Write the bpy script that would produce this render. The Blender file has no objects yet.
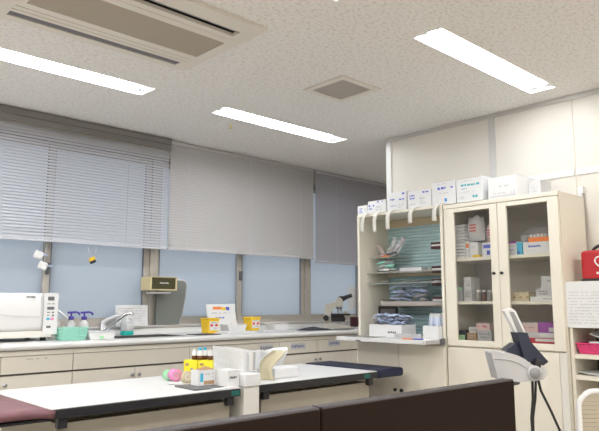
import bpy, math, random
from mathutils import Matrix, Vector, Euler
C = bpy.context.scene.collection
R = math.radians
PI = math.pi

# ------------------------------------------------------------------ materials
def node_mat(name):
    m = bpy.data.materials.new(name); m.use_nodes = True
    nt = m.node_tree
    for n in list(nt.nodes): nt.nodes.remove(n)
    out = nt.nodes.new('ShaderNodeOutputMaterial')
    return m, nt, out

def mat(name, col, rough=0.5, metal=0.0, spec=0.5, noise=0.0, nscale=20.0, bump=0.0, bscale=200.0, coat=0.0, trans=0.0):
    m, nt, out = node_mat(name)
    b = nt.nodes.new('ShaderNodeBsdfPrincipled')
    b.inputs['Base Color'].default_value = (*col, 1)
    b.inputs['Roughness'].default_value = rough
    b.inputs['Metallic'].default_value = metal
    b.inputs['Specular IOR Level'].default_value = spec
    b.inputs['Coat Weight'].default_value = coat
    b.inputs['Transmission Weight'].default_value = trans
    nt.links.new(b.outputs[0], out.inputs[0])
    tc = nt.nodes.new('ShaderNodeTexCoord')
    if noise:
        n = nt.nodes.new('ShaderNodeTexNoise'); n.inputs['Scale'].default_value = nscale; n.inputs['Detail'].default_value = 4
        nt.links.new(tc.outputs['Object'], n.inputs['Vector'])
        r = nt.nodes.new('ShaderNodeValToRGB')
        r.color_ramp.elements[0].position = 0.3; r.color_ramp.elements[1].position = 0.7
        r.color_ramp.elements[0].color = (*[c * (1 - noise) for c in col], 1)
        r.color_ramp.elements[1].color = (*[min(1, c * (1 + noise)) for c in col], 1)
        nt.links.new(n.outputs['Fac'], r.inputs['Fac']); nt.links.new(r.outputs[0], b.inputs['Base Color'])
    if bump:
        n = nt.nodes.new('ShaderNodeTexNoise'); n.inputs['Scale'].default_value = bscale; n.inputs['Detail'].default_value = 3
        nt.links.new(tc.outputs['Object'], n.inputs['Vector'])
        bp = nt.nodes.new('ShaderNodeBump'); bp.inputs['Strength'].default_value = bump; bp.inputs['Distance'].default_value = 0.01
        nt.links.new(n.outputs['Fac'], bp.inputs['Height']); nt.links.new(bp.outputs[0], b.inputs['Normal'])
    return m

def emit_mat(name, col, s):
    m, nt, out = node_mat(name)
    e = nt.nodes.new('ShaderNodeEmission'); e.inputs[0].default_value = (*col, 1); e.inputs[1].default_value = s
    nt.links.new(e.outputs[0], out.inputs[0]); return m

def ceiling_mat():
    m, nt, out = node_mat('rock_wool_board')
    b = nt.nodes.new('ShaderNodeBsdfPrincipled'); b.inputs['Roughness'].default_value = 0.95
    b.inputs['Specular IOR Level'].default_value = 0.1
    tc = nt.nodes.new('ShaderNodeTexCoord')
    mp = nt.nodes.new('ShaderNodeMapping'); mp.inputs['Scale'].default_value = (1.0, 1.7, 1)
    nt.links.new(tc.outputs['Object'], mp.inputs[0])
    n = nt.nodes.new('ShaderNodeTexNoise'); n.inputs['Scale'].default_value = 42; n.inputs['Detail'].default_value = 3; n.inputs['Roughness'].default_value = 0.6
    nt.links.new(mp.outputs[0], n.inputs['Vector'])
    r = nt.nodes.new('ShaderNodeValToRGB')
    r.color_ramp.elements[0].position = 0.36; r.color_ramp.elements[0].color = (0.65, 0.633, 0.612, 1)
    r.color_ramp.elements[1].position = 0.50; r.color_ramp.elements[1].color = (0.80, 0.785, 0.762, 1)
    nt.links.new(n.outputs['Fac'], r.inputs[0]); nt.links.new(r.outputs[0], b.inputs['Base Color'])
    bp = nt.nodes.new('ShaderNodeBump'); bp.inputs['Strength'].default_value = 0.25; bp.inputs['Distance'].default_value = 0.004
    nt.links.new(n.outputs['Fac'], bp.inputs['Height']); nt.links.new(bp.outputs[0], b.inputs['Normal'])
    nt.links.new(b.outputs[0], out.inputs[0]); return m

def clear_glass(name, tint=(0.93, 0.95, 0.94)):
    m, nt, out = node_mat(name)
    t = nt.nodes.new('ShaderNodeBsdfTransparent'); t.inputs[0].default_value = (*tint, 1)
    g = nt.nodes.new('ShaderNodeBsdfGlossy'); g.inputs['Roughness'].default_value = 0.01
    f = nt.nodes.new('ShaderNodeFresnel'); f.inputs[0].default_value = 1.6
    ge = nt.nodes.new('ShaderNodeNewGeometry'); inv = nt.nodes.new('ShaderNodeMath'); inv.operation = 'SUBTRACT'; inv.inputs[0].default_value = 1.0
    mu = nt.nodes.new('ShaderNodeMath'); mu.operation = 'MULTIPLY'
    nt.links.new(ge.outputs['Backfacing'], inv.inputs[1]); nt.links.new(f.outputs[0], mu.inputs[0]); nt.links.new(inv.outputs[0], mu.inputs[1])
    mx = nt.nodes.new('ShaderNodeMixShader')
    nt.links.new(mu.outputs[0], mx.inputs[0]); nt.links.new(t.outputs[0], mx.inputs[1]); nt.links.new(g.outputs[0], mx.inputs[2])
    nt.links.new(mx.outputs[0], out.inputs[0]); return m

def frosted_glass():
    m, nt, out = node_mat('frosted_glass')
    t = nt.nodes.new('ShaderNodeBsdfTranslucent'); t.inputs[0].default_value = (0.80, 0.85, 0.90, 1)
    d = nt.nodes.new('ShaderNodeBsdfDiffuse'); d.inputs[0].default_value = (0.55, 0.6, 0.66, 1)
    mx = nt.nodes.new('ShaderNodeMixShader'); mx.inputs[0].default_value = 0.25
    g = nt.nodes.new('ShaderNodeBsdfGlossy'); g.inputs['Roughness'].default_value = 0.25
    m2 = nt.nodes.new('ShaderNodeMixShader'); m2.inputs[0].default_value = 0.05
    nt.links.new(t.outputs[0], mx.inputs[1]); nt.links.new(d.outputs[0], mx.inputs[2])
    nt.links.new(mx.outputs[0], m2.inputs[1]); nt.links.new(g.outputs[0], m2.inputs[2])
    nt.links.new(m2.outputs[0], out.inputs[0]); return m

def film_mat(name, col, alpha):
    m, nt, out = node_mat(name)
    b = nt.nodes.new('ShaderNodeBsdfPrincipled'); b.inputs['Base Color'].default_value = (*col, 1); b.inputs['Roughness'].default_value = 0.25
    t = nt.nodes.new('ShaderNodeBsdfTransparent'); t.inputs[0].default_value = (0.95, 0.95, 0.95, 1)
    mx = nt.nodes.new('ShaderNodeMixShader'); mx.inputs[0].default_value = alpha
    nt.links.new(t.outputs[0], mx.inputs[1]); nt.links.new(b.outputs[0], mx.inputs[2])
    nt.links.new(mx.outputs[0], out.inputs[0]); return m

M = dict(
    ceiling=ceiling_mat(),
    floor=mat('vinyl_floor', (0.55, 0.51, 0.45), 0.4, noise=0.08, nscale=6),
    wall=mat('painted_wall', (0.72, 0.68, 0.60), 0.8, bump=0.05),
    panel=mat('partition_panel', (0.72, 0.69, 0.635), 0.55),
    alu=mat('aluminium', (0.62, 0.61, 0.60), 0.35, 0.7),
    alu_white=mat('white_aluminium', (0.80, 0.80, 0.80), 0.35),
    sash=mat('window_aluminium', (0.47, 0.44, 0.40), 0.45, 0.3),
    gasket=mat('grey_gasket', (0.16, 0.19, 0.23), 0.6),
    frost=frosted_glass(),
    slat=mat('blind_slat', (0.57, 0.58, 0.63), 0.5),
    slat_cool=mat('blind_slat_cool', (0.48, 0.48, 0.535), 0.5),
    slat_warm=mat('blind_slat_warm', (0.53, 0.515, 0.52), 0.55),
    headrail=mat('blind_headrail', (0.19, 0.178, 0.172), 0.5),
    cord=mat('blind_cord', (0.62, 0.63, 0.66), 0.6),
    cream=mat('cream_laminate', (0.77, 0.73, 0.65), 0.45),
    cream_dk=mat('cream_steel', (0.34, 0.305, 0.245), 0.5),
    cabinet=mat('cream_painted_cabinet', (0.80, 0.755, 0.655), 0.42),
    inner=mat('cabinet_inside', (0.60, 0.55, 0.47), 0.6),
    inner_dk=mat('grey_cabinet_lining', (0.60, 0.575, 0.55), 0.7),
    gap=mat('painted_gap_shade', (0.12, 0.105, 0.09), 0.8),  # dark colour painted in for the shade between drawer and door fronts
    counter=mat('white_worktop', (0.72, 0.72, 0.72), 0.35),
    table=mat('white_table_laminate', (0.74, 0.74, 0.74), 0.4),
    black=mat('black_plastic', (0.018, 0.018, 0.022), 0.45),
    blackrub=mat('black_rubber', (0.02, 0.02, 0.025), 0.6),
    white=mat('white_plastic', (0.76, 0.76, 0.765), 0.4),
    paper=mat('white_paper', (0.76, 0.765, 0.775), 0.8),
    offwhite=mat('off_white_plastic', (0.75, 0.73, 0.68), 0.4),
    devgrey=mat('device_grey', (0.50, 0.50, 0.515), 0.4),
    discgrey=mat('disc_grey', (0.27, 0.27, 0.28), 0.5),
    grey=mat('grey_plastic', (0.50, 0.50, 0.52), 0.45),
    lgrey=mat('light_grey_plastic', (0.62, 0.62, 0.64), 0.4),
    dgrey=mat('dark_grey_plastic', (0.13, 0.13, 0.14), 0.5),
    greyboard=mat('grey_board', (0.17, 0.18, 0.17), 0.6),
    navy=mat('navy_leatherette', (0.018, 0.023, 0.055), 0.5, spec=0.3, bump=0.1, bscale=300),
    navyp=mat('navy_plastic', (0.022, 0.028, 0.055), 0.35),
    maroon=mat('maroon_leatherette', (0.19, 0.085, 0.10), 0.45, noise=0.12, nscale=9, bump=0.5, bscale=18),
    brown=mat('dark_brown_leatherette', (0.017, 0.009, 0.0065), 0.6, spec=0.12, bump=0.15, bscale=260),
    brown_lt=mat('brown_piping', (0.06, 0.05, 0.052), 0.45),
    chrome=mat('chrome', (0.75, 0.75, 0.76), 0.15, 1.0),
    steel=mat('stainless_steel', (0.42, 0.42, 0.43), 0.35, 1.0),
    basin=mat('brushed_basin', (0.16, 0.16, 0.165), 0.5, 0.8),
    teal=mat('teal_tambour', (0.52, 0.71, 0.75), 0.5),
    red=mat('red_nylon', (0.42, 0.010, 0.016), 0.55, bump=0.2, bscale=500),
    pink=mat('pink_plastic', (0.80, 0.06, 0.22), 0.4),
    pinklt=mat('pink_tape', (0.86, 0.30, 0.60), 0.4),
    greenlt=mat('light_green_tape', (0.36, 0.80, 0.45), 0.4),
    greenlab=mat('green_label', (0.45, 0.75, 0.42), 0.6),
    mint=mat('mint_plastic', (0.33, 0.70, 0.58), 0.4),
    tealq=mat('teal_liquid', (0.02, 0.50, 0.45), 0.2),
    yellow=mat('yellow_plastic', (0.85, 0.55, 0.015), 0.4),
    yellowp=mat('yellow_card', (0.85, 0.76, 0.03), 0.5),
    violet=mat('violet_plastic', (0.08, 0.05, 0.36), 0.35),
    purple=mat('purple_card', (0.30, 0.06, 0.36), 0.5),
    blueink=mat('blue_ink', (0.08, 0.12, 0.55), 0.6),
    blue=mat('blue_card', (0.03, 0.28, 0.72), 0.5),
    cyan=mat('cyan_ink', (0.05, 0.45, 0.68), 0.5),
    dullgreen=mat('dull_green_label', (0.01, 0.13, 0.11), 0.6),
    tealink=mat('teal_ink', (0.04, 0.40, 0.46), 0.6),
    bluebag=mat('blue_wrapper', (0.45, 0.53, 0.74), 0.35),
    mutedblue=mat('muted_blue_ink', (0.22, 0.25, 0.42), 0.6),
    greyink=mat('grey_ink', (0.30, 0.30, 0.32), 0.7),
    ltink=mat('light_grey_ink', (0.52, 0.52, 0.54), 0.7),
    darkink=mat('dark_ink', (0.07, 0.07, 0.09), 0.7),
    redink=mat('red_ink', (0.70, 0.04, 0.05), 0.6),
    orange=mat('orange_card', (0.85, 0.22, 0.04), 0.5),
    card=mat('brown_card', (0.42, 0.26, 0.14), 0.7),
    scope=mat('microscope_enamel', (0.52, 0.49, 0.43), 0.4),
    beige=mat('beige_card', (0.62, 0.53, 0.38), 0.7),
    tan=mat('tan_box_board', (0.66, 0.55, 0.32), 0.6),
    olive=mat('dark_olive_panel', (0.050, 0.045, 0.012), 0.5),
    maroonp=mat('dark_red_plastic', (0.07, 0.015, 0.02), 0.4),
    amber=mat('amber_bottle', (0.12, 0.045, 0.02), 0.25),
    bottle_gy=mat('grey_bottle', (0.30, 0.28, 0.25), 0.4),
    silver=mat('silver_film', (0.55, 0.54, 0.58), 0.35, 0.3),
    crimson=mat('crimson_plastic', (0.50, 0.02, 0.05), 0.4),
    pinklight=mat('pinkish_film', (0.62, 0.53, 0.52), 0.4),
    pinkbag=mat('pale_pink_paper', (0.75, 0.55, 0.55), 0.6),
    glass=clear_glass('cabinet_glass', (0.93, 0.93, 0.92)),
    shelfglass=film_mat('acrylic_shelf', (0.62, 0.64, 0.60), 0.45),
    film=film_mat('clear_film', (0.80, 0.82, 0.84), 0.6),
    amberfilm=film_mat('amber_film', (0.70, 0.63, 0.42), 0.62),
    tube=emit_mat('fluorescent_tube', (0.95, 0.98, 1.0), 24.0),
    reflector=mat('lamp_reflector', (0.85, 0.85, 0.86), 0.3),
    frame_ac=mat('air_conditioner_panel', (0.70, 0.665, 0.60), 0.5),
    mesh_ac=mat('air_intake_grille', (0.42, 0.37, 0.30), 0.7),
    dark=mat('dark_slot', (0.02, 0.02, 0.03), 0.6),
    vent=mat('vent_grille', (0.40, 0.37, 0.34), 0.6),
    woodin=mat('dark_brown_lining', (0.13, 0.075, 0.04), 0.6),
    chairpad=mat('beige_mesh', (0.45, 0.40, 0.31), 0.7),
    skylat=mat('exterior_wall', (0.6, 0.6, 0.6), 0.9),
)

# ------------------------------------------------------------------ mesh builder
W = {}
class MB:
    def __init__(s, T=None):
        s.v = []; s.f = []; s.m = []; s.T = T or Matrix.Identity(4); s.sm = []
    def add(s, vs, fs, m=0, smooth=False):
        o = len(s.v)
        s.v += [tuple(s.T @ Vector(p)) for p in vs]
        for f in fs: s.f.append(tuple(i + o for i in f)); s.m.append(m); s.sm.append(smooth)
        return s
    def box(s, x0, x1, y0, y1, z0, z1, m=0):
        vs = [(x, y, z) for z in (z0, z1) for y in (y0, y1) for x in (x0, x1)]
        return s.add(vs, [(0, 2, 3, 1), (4, 5, 7, 6), (0, 1, 5, 4), (2, 6, 7, 3), (0, 4, 6, 2), (1, 3, 7, 5)], m)
    def rbox(s, c, size, e, m=0):
        T = Matrix.Translation(c) @ Euler(e).to_matrix().to_4x4()
        old = s.T; s.T = old @ T
        a, b, d = [q / 2 for q in size]; s.box(-a, a, -b, b, -d, d, m); s.T = old; return s
    def quad(s, a, b, c, d, m=0): return s.add([a, b, c, d], [(0, 1, 2, 3)], m)
    def prism(s, poly, axis, a, b, m=0, smooth=False):
        # poly: list of 2D points in the plane normal to axis ('y': (x,z), 'x': (y,z), 'z': (x,y))
        def P(p, t): return {'y': (p[0], t, p[1]), 'x': (t, p[0], p[1]), 'z': (p[0], p[1], t)}[axis]
        n = len(poly)
        vs = [P(p, a) for p in poly] + [P(p, b) for p in poly]
        s.add(vs, [tuple(range(n)), tuple(range(2 * n - 1, n - 1, -1))], m)
        return s.add(vs, [(i, i + n, (i + 1) % n + n, (i + 1) % n) for i in range(n)], m, smooth)
    def tube(s, pts, r, n=8, m=0, rad=None):
        pts = [Vector(p) for p in pts]; vs = []; fs = []
        prev = None
        for i, p in enumerate(pts):
            t = (pts[min(i + 1, len(pts) - 1)] - pts[max(i - 1, 0)]).normalized()
            u = t.cross(Vector((0, 0, 1)))
            if u.length < 0.05: u = t.cross(Vector((1, 0, 0)))
            u.normalize()
            if prev is not None:
                u = (prev - t * prev.dot(t)).normalized()
            prev = u; w = t.cross(u)
            rr = rad[i] if rad else r
            vs += [tuple(p + (u * math.cos(2 * PI * k / n) + w * math.sin(2 * PI * k / n)) * rr) for k in range(n)]
        for i in range(len(pts) - 1):
            fs += [(i * n + k, i * n + (k + 1) % n, (i + 1) * n + (k + 1) % n, (i + 1) * n + k) for k in range(n)]
        s.add(vs, fs, m, True)
        s.add(vs[:n], [tuple(range(n - 1, -1, -1))], m); s.add(vs[-n:], [tuple(range(n))], m); return s
    def lathe(s, prof, c, n=20, m=0, T=None):
        old = s.T
        s.T = old @ Matrix.Translation(c) @ (T or Matrix.Identity(4))
        vs = [(r * math.cos(2 * PI * k / n), r * math.sin(2 * PI * k / n), z) for r, z in prof for k in range(n)]
        fs = [(i * n + k, i * n + (k + 1) % n, (i + 1) * n + (k + 1) % n, (i + 1) * n + k) for i in range(len(prof) - 1) for k in range(n)]
        s.add(vs, fs, m, True)
        if prof[0][0] > 1e-6: s.add(vs[:n], [tuple(range(n - 1, -1, -1))], m)
        if prof[-1][0] > 1e-6: s.add(vs[-n:], [tuple(range(n))], m)
        s.T = old; return s
    def grid(s, nu, nv, fn, m=0, thick=0.0, smooth=True):
        P = [[Vector(fn(i / nu, j / nv)) for i in range(nu + 1)] for j in range(nv + 1)]
        def idx(i, j): return j * (nu + 1) + i
        vs = [p for row in P for p in row]
        fs = [(idx(i, j), idx(i + 1, j), idx(i + 1, j + 1), idx(i, j + 1)) for j in range(nv) for i in range(nu)]
        if not thick: return s.add(vs, fs, m, smooth)
        N = []
        for j in range(nv + 1):
            for i in range(nu + 1):
                du = P[j][min(i + 1, nu)] - P[j][max(i - 1, 0)]; dv = P[min(j + 1, nv)][i] - P[max(j - 1, 0)][i]
                n = du.cross(dv); n = n.normalized() if n.length > 1e-12 else Vector((0, 0, 1)); N.append(n)
        k = len(vs)
        vs2 = vs + [v - n * thick for v, n in zip(vs, N)]
        fs2 = fs + [tuple(q + k for q in reversed(f)) for f in fs]
        for i in range(nu):
            fs2 += [(idx(i + 1, 0), idx(i, 0), idx(i, 0) + k, idx(i + 1, 0) + k), (idx(i, nv), idx(i + 1, nv), idx(i + 1, nv) + k, idx(i, nv) + k)]
        for j in range(nv):
            fs2 += [(idx(0, j), idx(0, j + 1), idx(0, j + 1) + k, idx(0, j) + k), (idx(nu, j + 1), idx(nu, j), idx(nu, j) + k, idx(nu, j + 1) + k)]
        return s.add(vs2, fs2, m, smooth)
    def sheet_xy(s, cells_x, cells_y, holes, z0, z1, m=0):
        xs = sorted(set(list(cells_x) + [h[0] for h in holes] + [h[1] for h in holes]))
        ys = sorted(set(list(cells_y) + [h[2] for h in holes] + [h[3] for h in holes]))
        for i in range(len(xs) - 1):
            for j in range(len(ys) - 1):
                cx, cy = (xs[i] + xs[i + 1]) / 2, (ys[j] + ys[j + 1]) / 2
                if any(h[0] < cx < h[1] and h[2] < cy < h[3] for h in holes): continue
                s.box(xs[i], xs[i + 1], ys[j], ys[j + 1], z0, z1, m)
        return s
    def build(s, name, mats, parent=None, bevel=0, seg=2, loc=None):
        if not isinstance(mats, (list, tuple)): mats = [mats]
        me = bpy.data.meshes.new(name)
        xs = [p[0] for p in s.v]; ys = [p[1] for p in s.v]; zs = [p[2] for p in s.v]
        w = Vector(loc) if loc else Vector(((min(xs) + max(xs)) / 2, (min(ys) + max(ys)) / 2, min(zs)))
        me.from_pydata([(p[0] - w.x, p[1] - w.y, p[2] - w.z) for p in s.v], [], s.f)
        for m in mats: me.materials.append(M[m] if isinstance(m, str) else m)
        me.polygons.foreach_set('material_index', s.m); me.polygons.foreach_set('use_smooth', s.sm)
        me.update()
        o = bpy.data.objects.new(name, me); C.objects.link(o)
        W[o] = w
        if parent: o.parent = parent; o.location = w - W[parent]
        else: o.location = w
        if bevel:
            b = o.modifiers.new('edge', 'BEVEL'); b.width = bevel; b.segments = seg; b.limit_method = 'ANGLE'; b.angle_limit = R(40)
            b.harden_normals = False
        return o

def tag(o, label, cat, group=None, kind=None):
    o['label'] = label; o['category'] = cat
    if group: o['group'] = group
    if kind: o['kind'] = kind
    return o
def thing(name, loc, label, cat, group=None):
    o = bpy.data.objects.new(name, None); C.objects.link(o); o.location = loc; W[o] = Vector(loc)
    o.empty_display_size = 0.05
    return tag(o, label, cat, group)
def struct(o, label=None):
    o['kind'] = 'structure'
    if label: o['label'] = label
    return o
def copy_tree(o, delta=(0, 0, 0), label=None, parent=None):
    c = o.copy(); C.objects.link(c); W[c] = W[o] + Vector(delta)
    if parent: c.parent = parent
    else:
        c.location = o.location + Vector(delta)
        if label: c['label'] = label
    for ch in list(o.children): copy_tree(ch, delta, None, c)
    return c

# printed strokes that read as small writing; face = '-x' or '-y' plane at p
def marks(mb, face, p, u0, u1, z0, z1, m, rng, rows=1, char=0.008, fill=0.75, gap=0.35):
    rh = (z1 - z0) / rows; e = 0.0008
    for r in range(rows):
        b = z0 + r * rh + rh * gap / 2; t = z0 + (r + 1) * rh - rh * gap / 2
        u = u0
        while u < u1 - char * 0.5:
            w = char * rng.uniform(0.5, 1.1)
            if rng.random() < fill:
                ue = min(u + w * 0.72, u1); bb = b + (t - b) * rng.uniform(0, 0.25); tt = t - (t - b) * rng.uniform(0, 0.25)
                if face == '-x': mb.quad((p - e, u, bb), (p - e, u, tt), (p - e, ue, tt), (p - e, ue, bb), m)
                elif face == '-y': mb.quad((u, p - e, bb), (ue, p - e, bb), (ue, p - e, tt), (u, p - e, tt), m)
                else: mb.quad((u, bb, p + e), (ue, bb, p + e), (ue, tt, p + e), (u, tt, p + e), m)
            u += w
    return mb
def patch(mb, face, p, u0, u1, z0, z1, m, e=0.0006):
    if face == '-x': mb.quad((p - e, u0, z0), (p - e, u0, z1), (p - e, u1, z1), (p - e, u1, z0), m)
    elif face == '-y': mb.quad((u0, p - e, z0), (u1, p - e, z0), (u1, p - e, z1), (u0, p - e, z1), m)
    else: mb.quad((u0, z0, p + e), (u1, z0, p + e), (u1, z1, p + e), (u0, z1, p + e), m)
    return mb

H = 2.40           # ceiling height
WX0, WX1, WY0, WY1 = -2.2, 6.4, -2.8, 4.36
PX = 3.87          # partition face
PY = 3.085         # its free end

# ------------------------------------------------------------------ the room
struct(MB().box(WX0, WX1, WY0, WY1 + 0.2, -0.1, 0.0).build('floor', 'floor'))
LIGHTS = [(0.69, 1.90, 3.285, 3.460), (2.425, 3.635, 3.285, 3.460), (2.43, 3.65, 1.595, 1.765), (0.69, 1.885, 1.595, 1.765)]
AC = (0.82, 1.81, 2.20, 2.86)
VENT = (2.60, 2.86, 2.385, 2.64)
struct(MB().sheet_xy((WX0, WX1), (WY0, WY1 + 0.2), LIGHTS + [AC, VENT], H, H + 0.10).build('ceiling', 'ceiling'))
WINS = [(-1.00, 0.82), (0.82, 2.560), (2.560, 4.245), (4.245, 5.90)]
WZ0, WZ1 = 0.935, 2.27
w = MB()
w.box(WX0, WX1, WY1, WY1 + 0.2, 0, WZ0); w.box(WX0, WX1, WY1, WY1 + 0.2, WZ1, H)
w.box(WX0, -1.0, WY1, WY1 + 0.2, WZ0, WZ1); w.box(5.90, WX1, WY1, WY1 + 0.2, WZ0, WZ1)
struct(w.build('wall_window', 'wall'))
struct(MB().box(WX0 - 0.1, WX0, WY0, WY1 + 0.2, 0, H).build('wall_left', 'wall'))
struct(MB().box(WX0 - 0.1, WX1 + 0.1, WY0 - 0.1, WY0, 0, H).build('wall_back', 'wall'))
struct(MB().box(WX1, WX1 + 0.1, WY0, WY1 + 0.2, 0, H).build('wall_far', 'wall'))
# office partition on the right
struct(MB().box(PX, PX + 0.06, WY0, PY - 0.05, 0, H).build('wall_right', 'panel'))
struct(MB().box(PX - 0.012, PX + 0.072, PY - 0.05, PY, 0, H - 0.03).build('trim_1', 'alu_white', bevel=0.003))
struct(MB().box(PX - 0.016, PX + 0.076, WY0, PY, H - 0.03, H - 0.001).build('trim_2', 'alu', bevel=0.002))
struct(MB().box(PX - 0.008, PX, 2.135, 2.185, 0, H - 0.03).build('trim_3', 'alu', bevel=0.002))
struct(MB().box(PX - 0.0025, PX, 1.600, 1.606, 0, H - 0.03).build('trim_4', 'inner'))
t5 = MB().box(PX - 0.008, PX, 1.61, 2.133, 1.885, 1.925); t5.box(PX - 0.008, PX, 0.40, 1.598, 1.885, 1.925)
struct(t5.build('trim_5', 'alu_white', bevel=0.002))

# windows: sliding sashes with frosted panes
def window(n, x0, x1, mid):
    y = WY1 + 0.03
    f = MB(); fw = 0.034
    f.box(x0, x0 + fw, y - 0.02, y + 0.08, WZ0, WZ1); f.box(x1 - fw, x1, y - 0.02, y + 0.08, WZ0, WZ1)
    f.box(x0 + fw, x1 - fw, y - 0.02, y + 0.08, WZ0, WZ0 + 0.02); f.box(x0 + fw, x1 - fw, y - 0.02, y + 0.08, WZ1 - 0.03, WZ1)
    o = struct(f.build('window_%d' % n, 'sash', bevel=0.002))
    sw = 0.045
    for a, b, yy in ((x0 + fw, mid + 0.035, y + 0.04), (mid - 0.035, x1 - fw, y)):
        s = MB()
        s.box(a, a + sw, yy, yy + 0.03, WZ0 + 0.02, WZ1 - 0.03); s.box(b - sw, b, yy, yy + 0.03, WZ0 + 0.02, WZ1 - 0.03)
        s.box(a + sw, b - sw, yy, yy + 0.03, WZ0 + 0.02, WZ0 + 0.06); s.box(a + sw, b - sw, yy, yy + 0.03, WZ1 - 0.07, WZ1 - 0.03)
        so = s.build('sash', 'sash', o, bevel=0.002)
        g = MB()
        gk = 0.008
        for q in ((a + sw, a + sw + gk, WZ0 + 0.06, WZ1 - 0.07), (b - sw - gk, b - sw, WZ0 + 0.06, WZ1 - 0.07)):
            g.box(q[0], q[1], yy + 0.004, yy + 0.022, q[2], q[3])
        g.build('gasket', 'gasket', so)
        MB().box(a + sw, b - sw, yy + 0.012, yy + 0.017, WZ0 + 0.06, WZ1 - 0.07).build('pane', 'frost', so)
    MB().box(mid - 0.022, mid - 0.002, y - 0.03, y, 1.30, 1.38).build('latch', 'dgrey', o, bevel=0.004)
    return o
window(1, WINS[0][0], WINS[0][1], -0.10)
window(2, WINS[1][0], WINS[1][1], 1.742)
window(3, WINS[2][0], WINS[2][1], 3.437)
window(4, WINS[3][0], WINS[3][1], 5.03)
struct(MB().box(WX0, WX1, 4.315, 4.385, 0.915, 0.934).build('trim_6', 'alu', bevel=0.004), 'grey ledge under the windows')

# venetian blinds
def blind(name, x0, x1, y, zb, tilt, m, label, head, strings):
    t = thing(name, ((x0 + x1) / 2, y, zb), label, 'blind', 'venetian blinds')
    zt = H - 0.005
    hh = MB()
    if head:
        hh.box(x0, x1 + 0.004, y - 0.035, y + 0.03, zt - 0.05, zt)
        hh.box(x0, x1 + 0.004, y - 0.030, y - 0.022, zt - 0.095, zt - 0.05)
        hh.build('headrail', 'headrail', t, bevel=0.004); ztop = zt - 0.10
    else:
        hh.box(x0, x1, y - 0.012, y + 0.015, zt - 0.03, zt); hh.build('headrail', m, t, bevel=0.003); ztop = zt - 0.035
    s = MB(); pitch = 0.0212; z = zb + 0.03; c, sn = math.cos(tilt), math.sin(tilt)
    while z < ztop:
        ps = [(-0.0125, 0.0), (-0.004, 0.0022), (0.004, 0.0022), (0.0125, 0.0)]
        pr = [(y + d * c - h * sn, z + d * sn + h * c) for d, h in ps]
        for k in range(3):
            a, b = pr[k], pr[k + 1]
            s.quad((x0, a[0], a[1]), (x1, a[0], a[1]), (x1, b[0], b[1]), (x0, b[0], b[1]))
        z += pitch
    s.build('slats', m, t)
    MB().box(x0, x1, y - 0.012, y + 0.012, zb, zb + 0.016).build('bottom_rail', m, t, bevel=0.003)
    for q in strings:
        MB().box(q - 0.002, q + 0.002, y - 0.017, y - 0.0155, zb, ztop).build('ladder_tape', 'cord', t)
    return t
blind('venetian_blind', -0.95, 0.78, 4.285, 1.50, R(50), 'slat', 'white venetian blind beyond the left edge of the window row', True, (-0.5, 0.4))
b0 = blind('venetian_blind', 0.82, 2.605, 4.270, 1.515, R(50), 'slat', 'bluish white half-open venetian blind with a dark headrail, above the microwave', True, (1.18, 2.25))
b1 = blind('venetian_blind', 2.630, 4.235, 4.290, 1.520, R(70), 'slat_warm', 'closed warm grey venetian blind in the middle of the window row', False, (2.80, 3.45, 4.05))
b2 = blind('venetian_blind', 4.262, 5.86, 4.290, 1.486, R(66), 'slat_cool', 'closed blue-grey venetian blind above the microscope', False, (4.55, 5.3))
# pulls: white hooks on the left mullion, a cord with a coloured tag
for (x, z, lb) in ((1.640, 1.395, 'upper white cord cleat hanging beside the window mullion over the microwave'), (1.672, 1.322, 'lower white cord cleat hanging beside the window mullion over the microwave')):
    t = thing('cord_cleat', (x, 4.31, z), lb, 'cleat', 'cord cleats on the mullion')
    MB().rbox((x, 4.315, z + 0.032), (0.062, 0.02, 0.055), (0, R(20), 0)).build('body', 'white', t, bevel=0.012, seg=3)
    MB().tube([(x + 0.02, 4.32, z + 0.03), (x + 0.05, 4.325, z + 0.034), (x + 0.07, 4.33, z + 0.03)], 0.006).build('hook', 'bluebag', t)
    MB().tube([(x + 0.01, 4.318, z + 0.05), (x + 0.015, 4.318, z + 0.10), (x + 0.018, 4.30, 1.50)], 0.002, 5).build('cord', 'cord', t)
t = thing('cord_tag', (1.985, 4.235, 1.385), 'tiny yellow and navy tag on the pull cord under the left blind', 'tag')
MB().tube([(1.955, 4.25, 1.498), (1.968, 4.236, 1.45), (1.985, 4.235, 1.425)], 0.0025, 5).build('cord', 'ltink', t)
MB().tube([(2.02, 4.25, 1.498), (2.01, 4.236, 1.45), (1.99, 4.235, 1.425)], 0.0025, 5).build('cord', 'ltink', t)
MB().rbox((1.985, 4.235, 1.41), (0.045, 0.012, 0.026), (0, R(-20), 0)).build('upper_bead', 'yellow', t, bevel=0.004)
MB().rbox((1.992, 4.235, 1.392), (0.045, 0.014, 0.022), (0, R(-25), 0)).build('lower_bead', 'navyp', t, bevel=0.004)

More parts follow.
